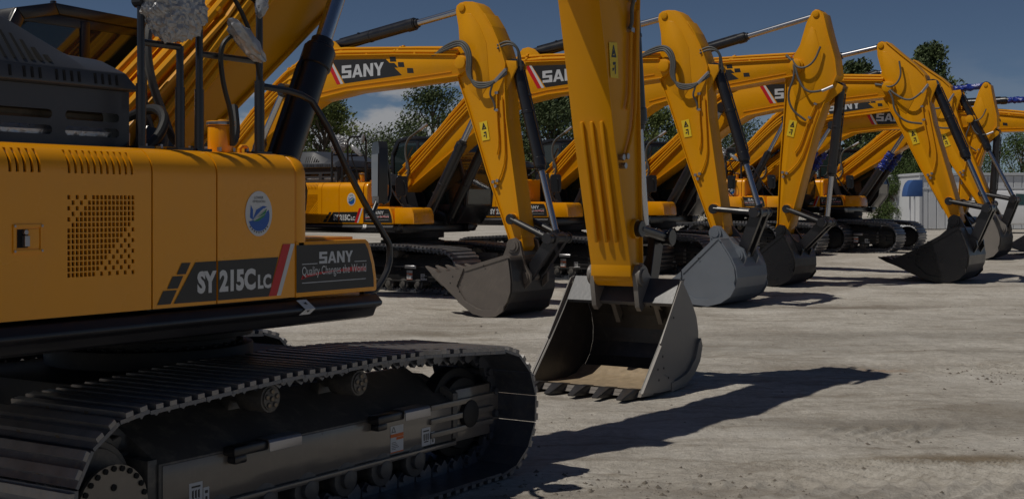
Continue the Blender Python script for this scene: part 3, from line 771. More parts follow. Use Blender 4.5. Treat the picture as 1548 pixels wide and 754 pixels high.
@cached
def m_arm(kind, top):
    mb = MB(); w = .175
    prof = ARMP if kind == 'loop' else [(x * (1 + .1 * top), z * (1 + .3 * top) if z > .2 else z) for x, z in ARMTOP2] + ARMP[10:-1]
    ft = [(.40, .78), (.549, .557), (.66, .33), (.74, .12)] if kind == 'loop' else [(x * (1 + .1 * top), z * (1 + .3 * top) if z > .2 else z) for x, z in [(.07, .965), (.33, .66), (.62, .34), (.77, .12)]]
    mb.prism(prof, -w, w)
    rear = [p for p in ARMP[19:27]]
    mb.plate(rear, .02, -w - .03, w + .03)
    front = ft + [(.80, -.05), (.79, -.3), (.79, -.45), (.824, -.95), (1.069, -2.525), (1.12, -2.86)]
    mb.plate(front, .02, -w - .03, w + .03)
    
    # raised doubler plate edge on the horn, reinforcing triangle at the front
    mb.prism([(-.10, .45), (-.07, .72), (.03, .82), (.14, .80), (.30, .60), (.44, .3), (.50, -.35), (.30, -.62), (.12, -.45), (-.0, -.2), (-.03, .1)] if kind == 'loop' else [(-.10, .40), (-.07, .70), (-.02, .78), (.06, .76), (.28, .48), (.44, .22), (.50, -.35), (.30, -.62), (.12, -.45), (-.0, -.2), (-.03, .1)], -w - .007, w + .007)
    for y in (-.14, .14): mb.prism([(.62, .30), (.80, .0), (1.0, -.02), (1.01, -.12), (.80, -.5), (.7, -.5)], y - .02, y + .02)
    mb.cyl((0, -.29, 0), (0, .29, 0), .11, 24); mb.cyl((AHORN[0], -.2, AHORN[1] * (1 + .3 * top)), (AHORN[0], .2, AHORN[1] * (1 + .3 * top)), .065, 18)
    mb.cyl((AROCK[0], -.215, AROCK[1]), (AROCK[0], .215, AROCK[1]), .09, 20)
    mb.cyl((AK[0], -.2, AK[1]), (AK[0], .2, AK[1]), .1, 20)
    # wear ribs on the rear plate
    for y in (-.1, 0.0, .1):
        pts = []
        for t in (.12, .3, .5, .7, .9):
            a, b = Vector((.226, -1.10)), Vector((.906, -2.892)); p = a.lerp(b, .22 + .74 * t); pts.append((p.x - .035, p.y - .012))
        mb.plate(pts[::-1], .022, y - .017, y + .017)
    # small pipes along the right side
    return mb.mesh('arm', [YELB], bevel=.007, seg=2)
@cached
def m_armpipe():
    mb = MB(); y = -.205
    mb.tube([(.61, -.75, 0), (.63, -.78, 0)], .01, 6) if False else None
    mb.tube([(.56, -.62 , 0)], .01) if False else None
    P = lambda pts, r: mb.tube([(x, y, z) for x, z in pts], r, 8, smooth=1)
    P([(.66, -.52), (.66, -.9), (.70, -1.35), (.66, -1.52)], .016)
    P([(.76, -.6), (.80, -1.2), (.82, -1.6), (.72, -1.9), (.63, -1.98)], .016)
    mb.cur = 1
    for x, z in ((.60, -1.96), (.645, -2.03), (.68, -1.94)): mb.cyl((x, y - .03, z), (x, y + .05, z), .028, 8)
    for x, z in ((.66, -.52), (.66, -.8)): mb.box(x - .03, x + .03, y - .02, y + .03, z - .02, z + .02)
    return mb.mesh('arm_pipe', [YELB, STEEL], bevel=0)
@cached
def m_armhose(kind):
    mb = MB(); y = -.27
    if kind == 'loop':
        for k in range(3):
            d = k * .035
            mb.tube([(-.62 - d, y + .06, .13), (-.32, y, .30 - d), (-.02 + d * .3, y - .03, .37 - d), (.17 - d, y - .05, .28 - d), (.25 - d, y - .06, .06), (.22 - d, y - .06, -.2), (.30, y - .06, -.42 + d), (.52, y - .03, -.44 + d), (.68, y + .02, -.33), (.85, y + .07, -.14 - d)], .023, 8, smooth=2)
        for d in (0, .05): mb.tube([(.66, y + .08, .25 - d), (.86, y + .1, .32 - d), (1.02, y + .14, .2), (1.04 - d, y + .2, -.02), (1.0 - d, y + .24, -.2)], .018, 8, smooth=2)
        mb.tube([(.62, y, -.38), (.56, y, -.55), (.60, y + .04, -.62), (.64, y + .05, -.74), (.62, y + .06, -.80)], .018, 8, smooth=2)
        mb.cur = 1; mb.tube([(.66, y + .01, -.34), (.84, y + .06, -.15)], .03, 8)
    else:
        mb.tube([(-.25, y + .03, .1), (-.05, y, .05), (.1, y - .03, -.2), (.1, y - .04, -.55), (.3, y - .02, -.8), (.62, y + .05, -.88)], .022, 8, smooth=2)
        mb.tube([(-.25, y + .03, .12), (0, y, .02), (.15, y - .04, -.18), (.42, y - .05, -.38), (.66, y - .02, -.28), (.84, y + .07, -.08)], .022, 8, smooth=2)
        mb.tube([(-.1, y, .1), (.05, y - .03, -.02), (.22, y - .04, .02), (.34, y - .02, .2), (.32, y + .02, .5)], .02, 8, smooth=2)
        mb.cur = 1; mb.tube([(.7, y - .01, -.25), (.84, y + .06, -.09)], .028, 8)
    return mb.mesh('arm_hose', [HOSE, STEEL])
@cached
def m_armlabel():
    mb = MB(); y = -.1845
    c = [(.30, -.99), (.45, -.96), (.51, -1.27), (.365, -1.29)]
    mb.flat(c, y); mb.cur = 1
    def q(u, v): 
        a = Vector(c[0]).lerp(Vector(c[1]), u); b = Vector(c[3]).lerp(Vector(c[2]), u); p = a.lerp(b, v); return (p.x, p.y)
    tri = [[(.2, .42), (.35, .42), (.55, .12), (.5, .06)], [(.82, .42), (.68, .42), (.5, .16), (.56, .06)], [(.28, .36), (.74, .36), (.74, .42), (.28, .42)], [(.42, .22), (.58, .22), (.56, .34), (.44, .34)],
           [(.35, .56), (.7, .54), (.72, .62), (.38, .64)], [(.56, .64), (.72, .63), (.66, .9), (.55, .88)], [(.25, .74), (.5, .7), (.5, .76), (.3, .82)]]
    for t in tri: mb.flat([q(*p) for p in t], y - .0015)
    return mb.mesh('warning_label', [YLAB, DEC], smooth=False)
BK = [(.20, -.06), (-.05, -.36), (-.28, -.62), (-.66, -1.02)]             # front edge of the cheek, hinge to tip
BSH = [(-.66, -1.02), (-.3, -1.055), (.0, -1.06), (.2, -1.03), (.36, -.955), (.48, -.84), (.545, -.70), (.55, -.56), (.51, -.42), (.43, -.30), (.32, -.18), (.20, -.06)]
BP2 = (.40, -.26)
BW = .60
@cached
def m_bucket(kind):
    mb = MB(); wn = BW
    inner = []
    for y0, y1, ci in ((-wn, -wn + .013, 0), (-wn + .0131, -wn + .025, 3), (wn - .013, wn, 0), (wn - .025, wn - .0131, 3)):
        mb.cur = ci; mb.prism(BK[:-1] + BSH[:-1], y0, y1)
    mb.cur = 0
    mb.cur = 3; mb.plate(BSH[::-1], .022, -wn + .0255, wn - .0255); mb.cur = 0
    # back band between the cheeks, lip beam, cutting edge
    mb.cur = 4
    mb.prism([(.215, -.04), (.19, -.03), (.02, -.255), (.05, -.285), (.10, -.25), (.28, -.16), (.30, -.14)], -wn + .026, wn - .026)
    mb.cur = 0
    mb.prism([(-.70, -1.048), (-.45, -1.058), (-.45, -1.028), (-.62, -1.0)], -wn - .01, wn + .01)
    for y in (-wn, wn):                             # side cutter and wear strips outside each cheek
        o = -1 if y < 0 else 1
        mb.prism([(-.30, -.62), (-.68, -1.02), (-.55, -1.035), (-.1, -1.05), (.0, -.98), (-.25, -.9)], min(y, y + o * .022), max(y, y + o * .022))
        mb.prism([(-.1, -1.066), (.2, -1.045), (.4, -.955), (.53, -.84), (.585, -.70), (.55, -.62), (.5, -.66), (.43, -.8), (.3, -.9), (.2, -.94), (.05, -.97), (-.1, -.985)], min(y, y + o * .03), max(y, y + o * .03))
        mb.prism([(.22, -.03), (.14, -.05), (-.30, -.60), (-.27, -.65), (-.24, -.62)], min(y, y + o * .012), max(y, y + o * .012))
    for y in (-.235, .235):                          # hinge ears
        mb.prism([(-.10, .02), (-.05, .1), (.05, .11), (.12, .05), (.30, -.1), (.47, -.16), (.53, -.26), (.50, -.42), (.46, -.50), (.30, -.24), (.15, -.15), (.08, -.30), (.0, -.34), (-.04, -.3)], y - .024, y + .024)
    mb.cyl((0, -.30, 0), (0, .30, 0), .065, 18); mb.cyl((0, -.285, 0), (0, -.255, 0), .1, 20); mb.cyl((0, .255, 0), (0, .285, 0), .1, 20)
    mb.cyl((BP2[0], -.30, BP2[1]), (BP2[0], .30, BP2[1]), .06, 18); mb.cyl((BP2[0], -.29, BP2[1]), (BP2[0], -.26, BP2[1]), .09, 18)
    mb.cur = 1
    mb.plate([(-.44, -1.018), (-.3, -1.026), (0, -1.03), (.19, -1.0), (.33, -.93)], .004, -wn + .03, wn - .03)
    mb.cur = 2
    for x, z in ((-.28, -.72), (-.26, -.83), (-.38, -.83), (-.36, -.93), (-.16, -.93), (-.05, -.38)): mb.cyl((x, -wn - .024, z), (x, -wn - .0225, z), .013, 8)
    return mb.mesh('bucket', [BKTS[kind], BKTIN, DARK, BKTS['inner'] if kind != 'pale' else BKTS[kind], BKTS['band'] if kind == 'plain' else BKTS[kind]], bevel=.006, seg=1)  # inside slot darkened as shade; lip slot tinted as sky light
@cached
def m_tooth(kind):
    mb = MB()
    mb.add([(.1, -.045, .032), (.1, .045, .032), (.1, -.045, -.03), (.1, .045, -.03), (-.05, -.05, .045), (-.05, .05, .045), (-.05, -.05, -.035), (-.05, .05, -.035), (-.21, -.028, -.012), (-.21, .028, -.012), (-.21, -.028, -.026), (-.21, .028, -.026)],
           [(0, 1, 3, 2), (0, 4, 5, 1), (2, 3, 7, 6), (0, 2, 6, 4), (1, 5, 7, 3), (4, 8, 9, 5), (6, 7, 11, 10), (4, 6, 10, 8), (5, 9, 11, 7), (8, 10, 11, 9)])
    return mb.mesh('tooth', [BKTS['inner' if kind == 'plain' else kind]], bevel=.008, seg=2)
@cached
def m_cyl(L, r):
    mb = MB(); mb.cyl((.06, 0, 0), (L, 0, 0), r, 24); mb.cyl((L - .16, 0, 0), (L - .02, 0, 0), r * 1.12, 24); mb.cyl((L, 0, 0), (L + .05, 0, 0), r * .8, 20); mb.cyl((L * .45, 0, 0), (L * .45 + .04, 0, 0), r * 1.08, 24)
    mb.cyl((0, -.1, 0), (0, .1, 0), r * .95, 20); mb.tube([(.12, r * .3, r * 1.15), (L - .2, r * .3, r * 1.15), (L - .12, r * .3, r * .9)], r * .17, 8); mb.box(L * .3, L * .3 + .04, -.01, r * .5, r * .8, r * 1.35)
    return mb.mesh('cylinder_body', [BLK], bevel=.006, seg=1)
@cached
def m_rod(L, r):
    mb = MB(); mb.cyl((-L, 0, 0), (-.08, 0, 0), r, 20); mb.cur = 1; mb.cyl((-.12, 0, 0), (-.06, 0, 0), r * 1.25, 20); mb.cyl((0, -.09, 0), (0, .09, 0), r * 1.75, 20)
    return mb.mesh('cylinder_rod', [CHR, BLK])
@cached
def m_bar(L, r, kind):
    mb = MB()
    if kind == 'rocker':
        mb.tube([(0, 0, 0), (L, 0, 0)], .048, 12); mb.cyl((0, -.04, 0), (0, .04, 0), .08, 18); mb.cyl((L, -.04, 0), (L, .04, 0), .075, 18)
    else:
        for y in (-.13, .13): mb.prism([(-.08, -.06), (0, -.095), (L, -.085), (L + .08, 0), (L, .085), (0, .095), (-.08, .06)], y - .04, y + .04)
        mb.cyl((0, -.3, 0), (0, .3, 0), .06, 18); mb.box(.2, L - .2, -.09, .09, -.03, .03)
        mb.cyl((0, -.31, 0), (0, -.275, 0), .085, 18); mb.cyl((0, .275, 0), (0, .31, 0), .085, 18)
    return mb.mesh(kind, [BLK], bevel=.006, seg=1)
@cached
def m_bluewrap(L, r):
    mb = MB(); n = 40; seg = 18; vs = []
    for i in range(n + 1):
        for k in range(seg):
            a = 2 * math.pi * k / seg; rr = r * (1 + .07 * math.sin(i * .6 + 2 * a) + .4 * noise.noise(Vector((i * .42, math.cos(a) * 1.8, math.sin(a) * 1.8))))
            vs.append((L * i / n, rr * math.cos(a), rr * math.sin(a)))
    fs = [(i * seg + k, i * seg + (k + 1) % seg, (i + 1) * seg + (k + 1) % seg, (i + 1) * seg + k) for i in range(n) for k in range(seg)]
    mb.add(vs, fs); return mb.mesh('rod_wrap', [BLUEWRAP], angle=40)

def rot2(p, a): return (p[0] * math.cos(a) - p[1] * math.sin(a), p[0] * math.sin(a) + p[1] * math.cos(a))
def add2(a, b): return (a[0] + b[0], a[1] + b[1])
def sub2(a, b): return (a[0] - b[0], a[1] - b[1])
def ang(p): return math.atan2(p[1], p[0])
def v3(p, y=0): return (p[0], y, p[1])

def cylinder(name, root, a, b, y, L, r, rodL, wrap=None):
    d = sub2(b, a); th = ang(d); D = math.hypot(*d)
    c = link(name, m_cyl(L, r), root, v3(a, y), th)
    link('rod', m_rod(rodL, r * .58), c, (D, 0, 0), 0)
    if wrap == 'rod': link('rod_wrap', m_bluewrap(round(D - L - .1, 3), r * .85), c, (L + .03, 0, 0), 0, label='blue plastic wrapped around the rod')
    if wrap == 'end': link('rod_wrap', m_bluewrap(.55, r * 1.15), c, (L - .45, 0, 0), 0, label='blue plastic wrapped around the rod end')
    return c

def excavator(loc, rz, foot, boom_a, boom_s, arm_a, arm_s, bk_a, bk_s, fg=False, lift=0.0, hose='loop', bkind='plain', tall=0, armwrap=None, boomwrap=None, label=''):
    root = empty('excavator', loc, rz)
    tag(root, label, 'excavator', 'excavators parked in the yard')
    # ---- undercarriage
    for side in (-1, 1):
        y = 1.045 * side; sy = 1 if side < 0 else -1
        b = link('track', m_belt(), root, (0, y, .0))
        link('sprocket', m_sprocket(), b, (TC[0][0], .1 * sy, TC[0][1]), 0, (1, sy, 1)); link('idler', m_idler(), b, (TC[1][0] - .03, 0, TC[1][1] - .02))
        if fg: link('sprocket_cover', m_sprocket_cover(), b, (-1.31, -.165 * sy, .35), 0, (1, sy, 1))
        for i in range(7): link('track_roller', m_roller(.085, .13), b, (-.95 + i * .33, -.02 * sy, .195))
        for x in (-.24, .50): link('carrier_roller', m_carrier(), b, (x, -.05 * sy, .725), 0, (1, sy, 1))
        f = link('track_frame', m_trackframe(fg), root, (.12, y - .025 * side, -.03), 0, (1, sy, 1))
        for x in (-.72, .44):
            st = link('step_bracket', m_step(), f, (x, -.172, .515)); link('step_cap', m_step_cap(), f, (x + .24, -.172, .515))
        if side < 0:
            link('warning_label', m_tracklabel('warning'), f, (.655, -.176, .305), label='white and orange warning label'); link('frame_label', m_tracklabel('plain'), f, (.965, -.176, .30)); link('frame_label', m_tracklabel('plain'), f, (-.95, -.176, .30))
    zl = (0, 0, lift)
    link('lower_frame', m_lowerframe(), root, zl if not lift else (0, 0, lift * .5)); link('swing_ring', m_swing(), root, zl)
    rf = link('revolving_frame', m_revframe(), root, zl); link('sticker', m_sticker(), rf)
    link('engine_bay', m_bay(), root, zl)
    d = link('engine_door', m_door(), root, zl); link('door_latch', m_latch(), d)
    p = link('side_panel', m_sidepanel(-1.138, -.731), root, zl); p2 = link('side_panel', m_sidepanel(-.721, -.158), root, zl)
    link('model_decal', m_sidedecal(), p, label='black decal with model number and red stripe'); link('emblem', m_emblem(), p2, label='white oval emblem with a leaf')
    link('tank_front', m_tankfront(), root, zl)
    t = link('toolbox', m_toolbox(), root, zl); link('toolbox_decal', m_tooldecal(), t, label='black decal with the maker name and slogan')
    if not fg: link('front_toolbox', m_frontbox(), root, zl)
    link('counterweight', m_counterweight(), root, zl)
    h = link('engine_hood', m_hoodtop(), root, zl); link('hood_riser', m_hood(), h); link('muffler', m_muffler(), h)
    c = link('cab', m_cab(), root, zl); link('window', m_cabglass(), c); link('seat', m_seat(), c)
    link('handrail', m_handrail(False), root, zl); link('handrail', m_handrail(True), root, zl)
    link('mirror', m_mirror_front(), root, zl); link('wrapped_mirror', m_wrapmirror(), root, zl, label='mirror bundled in crumpled clear plastic'); link('wrapped_work_lamp', m_wraplamp(), root, zl, label='work lamp bundled in crumpled clear plastic')
    link('filler_neck', m_filler(), root, zl); link('deck_hose', m_hoses_deck(), root, zl)
    # ---- boom
    pin = add2(foot, rot2((BPIN[0] * boom_s, BPIN[1] * boom_s), boom_a))
    bo = link('boom', m_boom(), root, v3(foot), boom_a, boom_s)
    for k in range(6): link('boom_pipe', m_boompipe(k), bo)
    link('swing_hose', m_boomhose(), bo); link('logo_decal', m_boomdecal(), bo, label='black decal with silver maker name and red stripe')
    bc = add2(foot, rot2((BCYL[0] * boom_s, BCYL[1] * boom_s), boom_a))
    base = (.42, 1.33 + lift) if fg else (foot[0] + .55, foot[1] - .72)
    for y in (-.37, .37): cylinder('boom_cylinder', root, base, bc, y, 1.6 if fg else 1.62, .095, 1.35, boomwrap)
    # ---- arm
    ar = link('arm', m_arm(hose, tall), root, v3(pin), arm_a, arm_s)
    link('arm_pipe', m_armpipe(), ar); link('arm_hose', m_armhose(hose), ar); link('warning_label', m_armlabel(), ar, label='yellow warning label')
    A = lambda q: add2(pin, rot2((q[0] * arm_s, q[1] * arm_s), arm_a))
    ab = add2(foot, rot2((ACYL[0] * boom_s, ACYL[1] * boom_s), boom_a))
    cylinder('arm_cylinder', root, ab, A((AHORN[0], AHORN[1] * (1 + .3 * tall))), 0, 1.72, .092, 1.6, armwrap)
    K = A(AK)
    # ---- bucket and linkage
    bu = link('bucket', m_bucket(bkind), root, v3(K), bk_a, bk_s)
    for i in range(5): link('tooth', m_tooth(bkind), bu, (-.665, -.5 + .25 * i, -1.03), 0, 1.15)
    C = A(AROCK); D = add2(K, rot2((BP2[0] * bk_s, BP2[1] * bk_s), bk_a))
    l1, l2 = (.60, .64) if fg else (.74 * arm_s ** .5, .70 * (bk_s ** .5)); dd = sub2(D, C); dist = math.hypot(*dd)
    if dist > l1 + l2 - .02: k = (dist + .02) / (l1 + l2); l1 *= k; l2 *= k
    aa = (l1 * l1 - l2 * l2 + dist * dist) / (2 * dist); hh = math.sqrt(max(0, l1 * l1 - aa * aa))
    m = (C[0] + dd[0] * aa / dist, C[1] + dd[1] * aa / dist); Hc = [(m[0] - dd[1] * hh / dist * s, m[1] + dd[0] * hh / dist * s) for s in (1, -1)]
    Hp = max(Hc, key=lambda q: q[0])
    l1, l2 = round(l1, 3), round(l2, 3)
    for y in (-.24, .24): link('rocker_link', m_bar(l1, .05, 'rocker'), root, v3(C, y), ang(sub2(Hp, C)))
    link('bucket_link', m_bar(l2, .06, 'bucket_link'), root, v3(Hp), ang(sub2(D, Hp)))
    cylinder('bucket_cylinder', root, A(ABC), Hp, 0, 1.62, .085, 1.45)
    return root

# ------------------------------------------------------------------ placing the machines
class Frame:
    def __init__(s, ox, oy, yaw): s.ox, s.oy, s.yaw, s.c, s.s = ox, oy, yaw, math.cos(yaw), math.sin(yaw)
    def tl(s, x, y): x -= s.ox; y -= s.oy; return (s.c * x + s.s * y, -s.s * x + s.c * y)
    def pick(s, px, py, yl=0):                       # where the sight line of a photo point meets the machine's upright plane
        c = s.tl(0, 0); e = s.tl((px - CX) / FPX, 1.0); d = (e[0] - c[0], e[1] - c[1]); t = (yl - c[1]) / d[1]
        return (c[0] + t * d[0], CAMH + t * (YH - py) / FPX)
FGO = (5.45 * math.sin(TH) - 6.05 * math.cos(TH), 5.45 * math.cos(TH) + 6.05 * math.sin(TH))

def lowest(phi, teeth=True): return min(rot2(p, phi)[1] for p in BSH + [(.585, -.7), (-.1, -1.066), (-.7, -1.05)])
# foreground machine
foot = (-.25, 1.97); ba = R(4.5); P0 = add2(foot, rot2(BPIN, ba)); K0 = (5.86, 1.075)
dk = sub2(K0, P0); s_arm = math.hypot(*dk) / math.hypot(*AK); a_arm = ang(dk) - ang(AK)
excavator((FGO[0], FGO[1], 0), math.pi / 2 - TH, foot, ba, 1.0, a_arm, s_arm, R(0), 1.0, fg=True,
          label='nearest excavator, cut off by the left edge, its open bucket flat on the ground')
BG = [ # bucket ground point, boom pin, bucket pin (photo points), bucket angle, options, label
 ((762, 473), (697, 95), (777, 371), -36, dict(bkind='brown'), 'excavator just behind the nearest one, full maker name readable on its boom, brownish bucket'),
 ((1088, 458), (1004, 100), (1083, 352), -9, dict(bkind='pale'), 'excavator with a pale blue-grey bucket, standing just behind the nearest bucket'),
 ((1195, 430), (1202, 99), (1180, 348), -14, dict(hose='curl', bkind='black', tall=.4), 'excavator with its arm folded back and black bucket beside the pale grey bucket'),
 ((1438, 424), (1341, 132), (1443, 334), -22, dict(hose='curl', bkind='black'), 'excavator with the big black bucket at the right, standing apart from the other buckets'),
 ((1464, 389), (1466, 180), (1450, 324), -10, dict(hose='curl', armwrap='rod', boomwrap='end', bkind='black', tall=1), 'excavator with blue plastic wrapped round its arm cylinder rod'),
 ((1514, 391), (1388, 150), (1493, 318), -20, dict(hose='curl'), 'excavator behind the large right-hand arm, small grey bucket by the pale shed'),
 ((1592, 385), (1579, 186), (1586, 320), -14, dict(hose='curl', armwrap='rod', boomwrap='end'), 'farthest excavator, its boom running out of the right edge of the photo')]
for (g, pp, kk, phi, opt, lab) in BG:
    Z = 8.0
    while Z < 80 and YH + FPX * (CAMH - gbase(Z)) / Z > g[1]: Z += .05
    X = (g[0] - CX) * Z / FPX
    opt = dict(opt); yaw = R(opt.pop('yaw', -32.7)); fr = Frame(X, Z, yaw); zg = gbase(Z)
    P = fr.pick(pp[0], pp[1], -.25); K = fr.pick(kk[0], kk[1], -.25)
    P = (P[0], P[1] - zg); K = (K[0], K[1] - zg)
    zf = 2.05; bsc = .965
    bl = math.hypot(*BPIN) * bsc; dz = min(P[1] - zf, bl * .6)
    xf = P[0] - math.sqrt(bl * bl - dz * dz)
    ox = xf - .05
    loc = (X + ox * math.cos(yaw), Z + ox * math.sin(yaw), zg)
    F_ = (.05, zf); Pl = (P[0] - ox, P[1]); Kl = (K[0] - ox, K[1])
    b_a = ang(sub2(Pl, F_)) - ang(BPIN); dk = sub2(Kl, Pl)
    a_s = math.hypot(*dk) / math.hypot(*AK); a_a = ang(dk) - ang(AK)
    ph = R(phi); bs = (K[1] - .005) / -lowest(ph)
    print('BG', [round(v, 2) for v in loc], 's', round(FPX / Z), 'boom', round(math.degrees(b_a), 1), 'arm', round(a_s, 2), round(math.degrees(a_a), 1), 'bkt', round(bs, 2), 'K', round(K[1], 2), 'P', round(P[1], 2))
    excavator(loc, yaw, F_, b_a, bsc, a_a, a_s, ph, bs, label=lab, **opt)

# ------------------------------------------------------------------ ground
def gmat():
    m = bpy.data.materials.new('sandy_ground'); m.use_nodes = True; nt = m.node_tree; N = nt.nodes; L = nt.links; b = N['Principled BSDF']
    b.inputs['Roughness'].default_value = .95; b.inputs['Specular IOR Level'].default_value = .15
    tc = N.new('ShaderNodeTexCoord')
    def nz(scale, det=8, rough=.6, vec=None, dist=0):
        n = N.new('ShaderNodeTexNoise'); n.inputs['Scale'].default_value = scale; n.inputs['Detail'].default_value = det; n.inputs['Roughness'].default_value = rough; n.inputs['Distortion'].default_value = dist
        L.new(vec or tc.outputs['Object'], n.inputs['Vector']); return n.outputs['Fac']
    def ramp(fac, a, b_, c0, c1):
        r = N.new('ShaderNodeMapRange'); r.inputs[1].default_value = a; r.inputs[2].default_value = b_; r.inputs[3].default_value = c0; r.inputs[4].default_value = c1; L.new(fac, r.inputs[0]); return r.outputs[0]
    def mix(f, a, b_):
        x = N.new('ShaderNodeMix'); x.data_type = 'RGBA'; L.new(f, x.inputs[0])
        for k, c in ((6, a), (7, b_)):
            if isinstance(c, tuple): x.inputs[k].default_value = (*c, 1)
            else: L.new(c, x.inputs[k])
        return x.outputs[2]
    mp = N.new('ShaderNodeMapping'); mp.inputs['Rotation'].default_value = (0, 0, R(25)); mp.inputs['Scale'].default_value = (.35, 1.6, 1); L.new(tc.outputs['Object'], mp.inputs[0]); st = mp.outputs[0]
    c = mix(ramp(nz(.45, 6), .35, .65, 0, 1), (.49, .455, .405), (.66, .625, .565))
    c = mix(ramp(nz(1.1, 9, .65, st, .6), .54, .74, 0, .8), c, (.26, .225, .19))
    c = mix(ramp(nz(.8, 8, .7, st), .62, .75, 0, .7), c, (.29, .2, .12))
    c = mix(ramp(nz(14, 8, .7), .4, .75, 0, .7), c, (.27, .24, .2))
    c = mix(ramp(nz(55, 5, .7), .56, .68, 0, .6), c, (.22, .195, .165))
    c = mix(ramp(nz(2.6, 7, .6, st, .4), .6, .72, 0, .5), c, (.62, .59, .55))
    wob = nz(2.2, 10, .78)
    for (sx, sy, ax, ay, col, am) in ((3.5, 14.2, .8, .35, (.24, .2, .16), .5), (3.9, 13.9, .3, .12, (.36, .2, .1), .5), (4.75, 11.3, 1.2, .5, (.22, .19, .15), .85), (3.3, 10.6, 1.6, .4, (.24, .22, .19), .6), (3.2, 9.2, .8, .2, (.2, .15, .09), .85), (7.2, 15.5, 2.0, .25, (.2, .18, .15), .8), (4.9, 17.2, 2.6, .5, (.25, .23, .2), .6), (5.2, 21, 1.5, .3, (.18, .15, .12), .8), (2.2, 16, 2.4, .6, (.27, .25, .22), .6), (-1.0, 17.5, 1.4, .3, (.22, .19, .15), .7), (6.6, 12.3, .9, .25, (.23, .19, .15), .7), (9.2, 19, 2.2, .4, (.23, .2, .16), .7)):
        m1 = N.new('ShaderNodeMapping'); m1.vector_type = 'POINT'; m1.inputs['Location'].default_value = (-sx / ax, -sy / ay, 0); m1.inputs['Scale'].default_value = (1 / ax, 1 / ay, 0); L.new(tc.outputs['Object'], m1.inputs[0])
        ln = N.new('ShaderNodeVectorMath'); ln.operation = 'LENGTH'; L.new(m1.outputs[0], ln.inputs[0])
        ad0 = N.new('ShaderNodeMath'); ad0.operation = 'MULTIPLY_ADD'; ad0.inputs[1].default_value = -3.2; L.new(wob, ad0.inputs[0]); L.new(ln.outputs['Value'], ad0.inputs[2])
        c = mix(ramp(ad0.outputs[0], -1.35, -.15, am, 0), c, col)
    c = mix(ramp(nz(1.9, 10, .75, st, .8), .5, .64, 0, .75), c, (.27, .235, .19))
    c = mix(ramp(nz(.55, 9, .7), .52, .66, 0, .5), c, (.72, .69, .64))
    L.new(c, b.inputs['Base Color'])
    bp = N.new('ShaderNodeBump'); bp.inputs['Strength'].default_value = .9; bp.inputs['Distance'].default_value = .06
    ad = N.new('ShaderNodeMath'); ad.operation = 'ADD'; L.new(nz(5, 10, .72), ad.inputs[0])
    m2 = N.new('ShaderNodeMath'); m2.operation = 'MULTIPLY'; m2.inputs[1].default_value = .35; L.new(nz(45, 5, .7), m2.inputs[0]); L.new(m2.outputs[0], ad.inputs[1])
    L.new(ad.outputs[0], bp.inputs['Height']); L.new(bp.outputs[0], b.inputs['Normal'])
    return m
def grow(a, b, s0, k):
    v = [a]; s = s0
    while v[-1] < b: v.append(v[-1] + s); s *= k
    return v
ys = [-40, -15, -4, 1, 3, 5] + [6.5 + i * .03 for i in range(150)] + grow(11, 700, .035, 1.016)
xr = [i * .03 for i in range(220)] + grow(6.6, 500, .035, 1.035); xs = [-x for x in grow(0, 500, .08, 1.035)[:0:-1]] + xr
def gz(x, y):
    if y < 3 or y > 60: return gbase(y) - .012
    f = min(1, (60 - y) / 30)
    q = Vector((x, y, 0)); h = .022 * noise.noise(q * .7) + .018 * noise.noise(q * 2.1) + .010 * noise.noise(q * 5) + .005 * noise.noise(q * 11)
    # crawler prints: curved rows of grouser ridges
    for (ya, k, c2, w, x0, x1, sgn) in ((8.75, -.03, .004, .42, .4, 6, 1), (9.9, .10, .0, .4, 2.2, 8, -1), (7.9, .02, .01, .4, .2, 6, -1), (13.6, .12, .0, .45, 2.5, 9, 1)):
        if x0 < x < x1:
            d = (y - (ya + k * x + c2 * x * x)) / w
            if abs(d) < 1.2:
                e = min(1, (1.2 - abs(d)) * 3) * min(1, (x - x0) * 2, (x1 - x) * 2) * max(0, min(1, .6 + 1.3 * noise.noise(q * .7 + Vector((ya, 0, 0)))))
                ph = x + sgn * .35 * d + .12 * d * d + .03 * noise.noise(q * 2)
                h += e * ((.045 if ya < 9 else .032) * max(0, math.sin(ph * 2 * math.pi / .21)) - .018)
    h += .012 * abs(noise.noise(Vector((x * .5 + y * .35, y * 2.4 - x * .3, 3))))
    return gbase(y) + f * h - .012
def ground():
    vs = [(x, y, gz(x, y)) for y in ys for x in xs]; n = len(xs)
    fs = [(j * n + i, j * n + i + 1, (j + 1) * n + i + 1, (j + 1) * n + i) for j in range(len(ys) - 1) for i in range(n - 1)]
    me = bpy.data.meshes.new('ground'); me.from_pydata(vs, [], fs); me.materials.append(gmat())
    for p in me.polygons: p.use_smooth = True
    o = bpy.data.objects.new('ground', me); COL.objects.link(o); o['kind'] = 'structure'
ground()
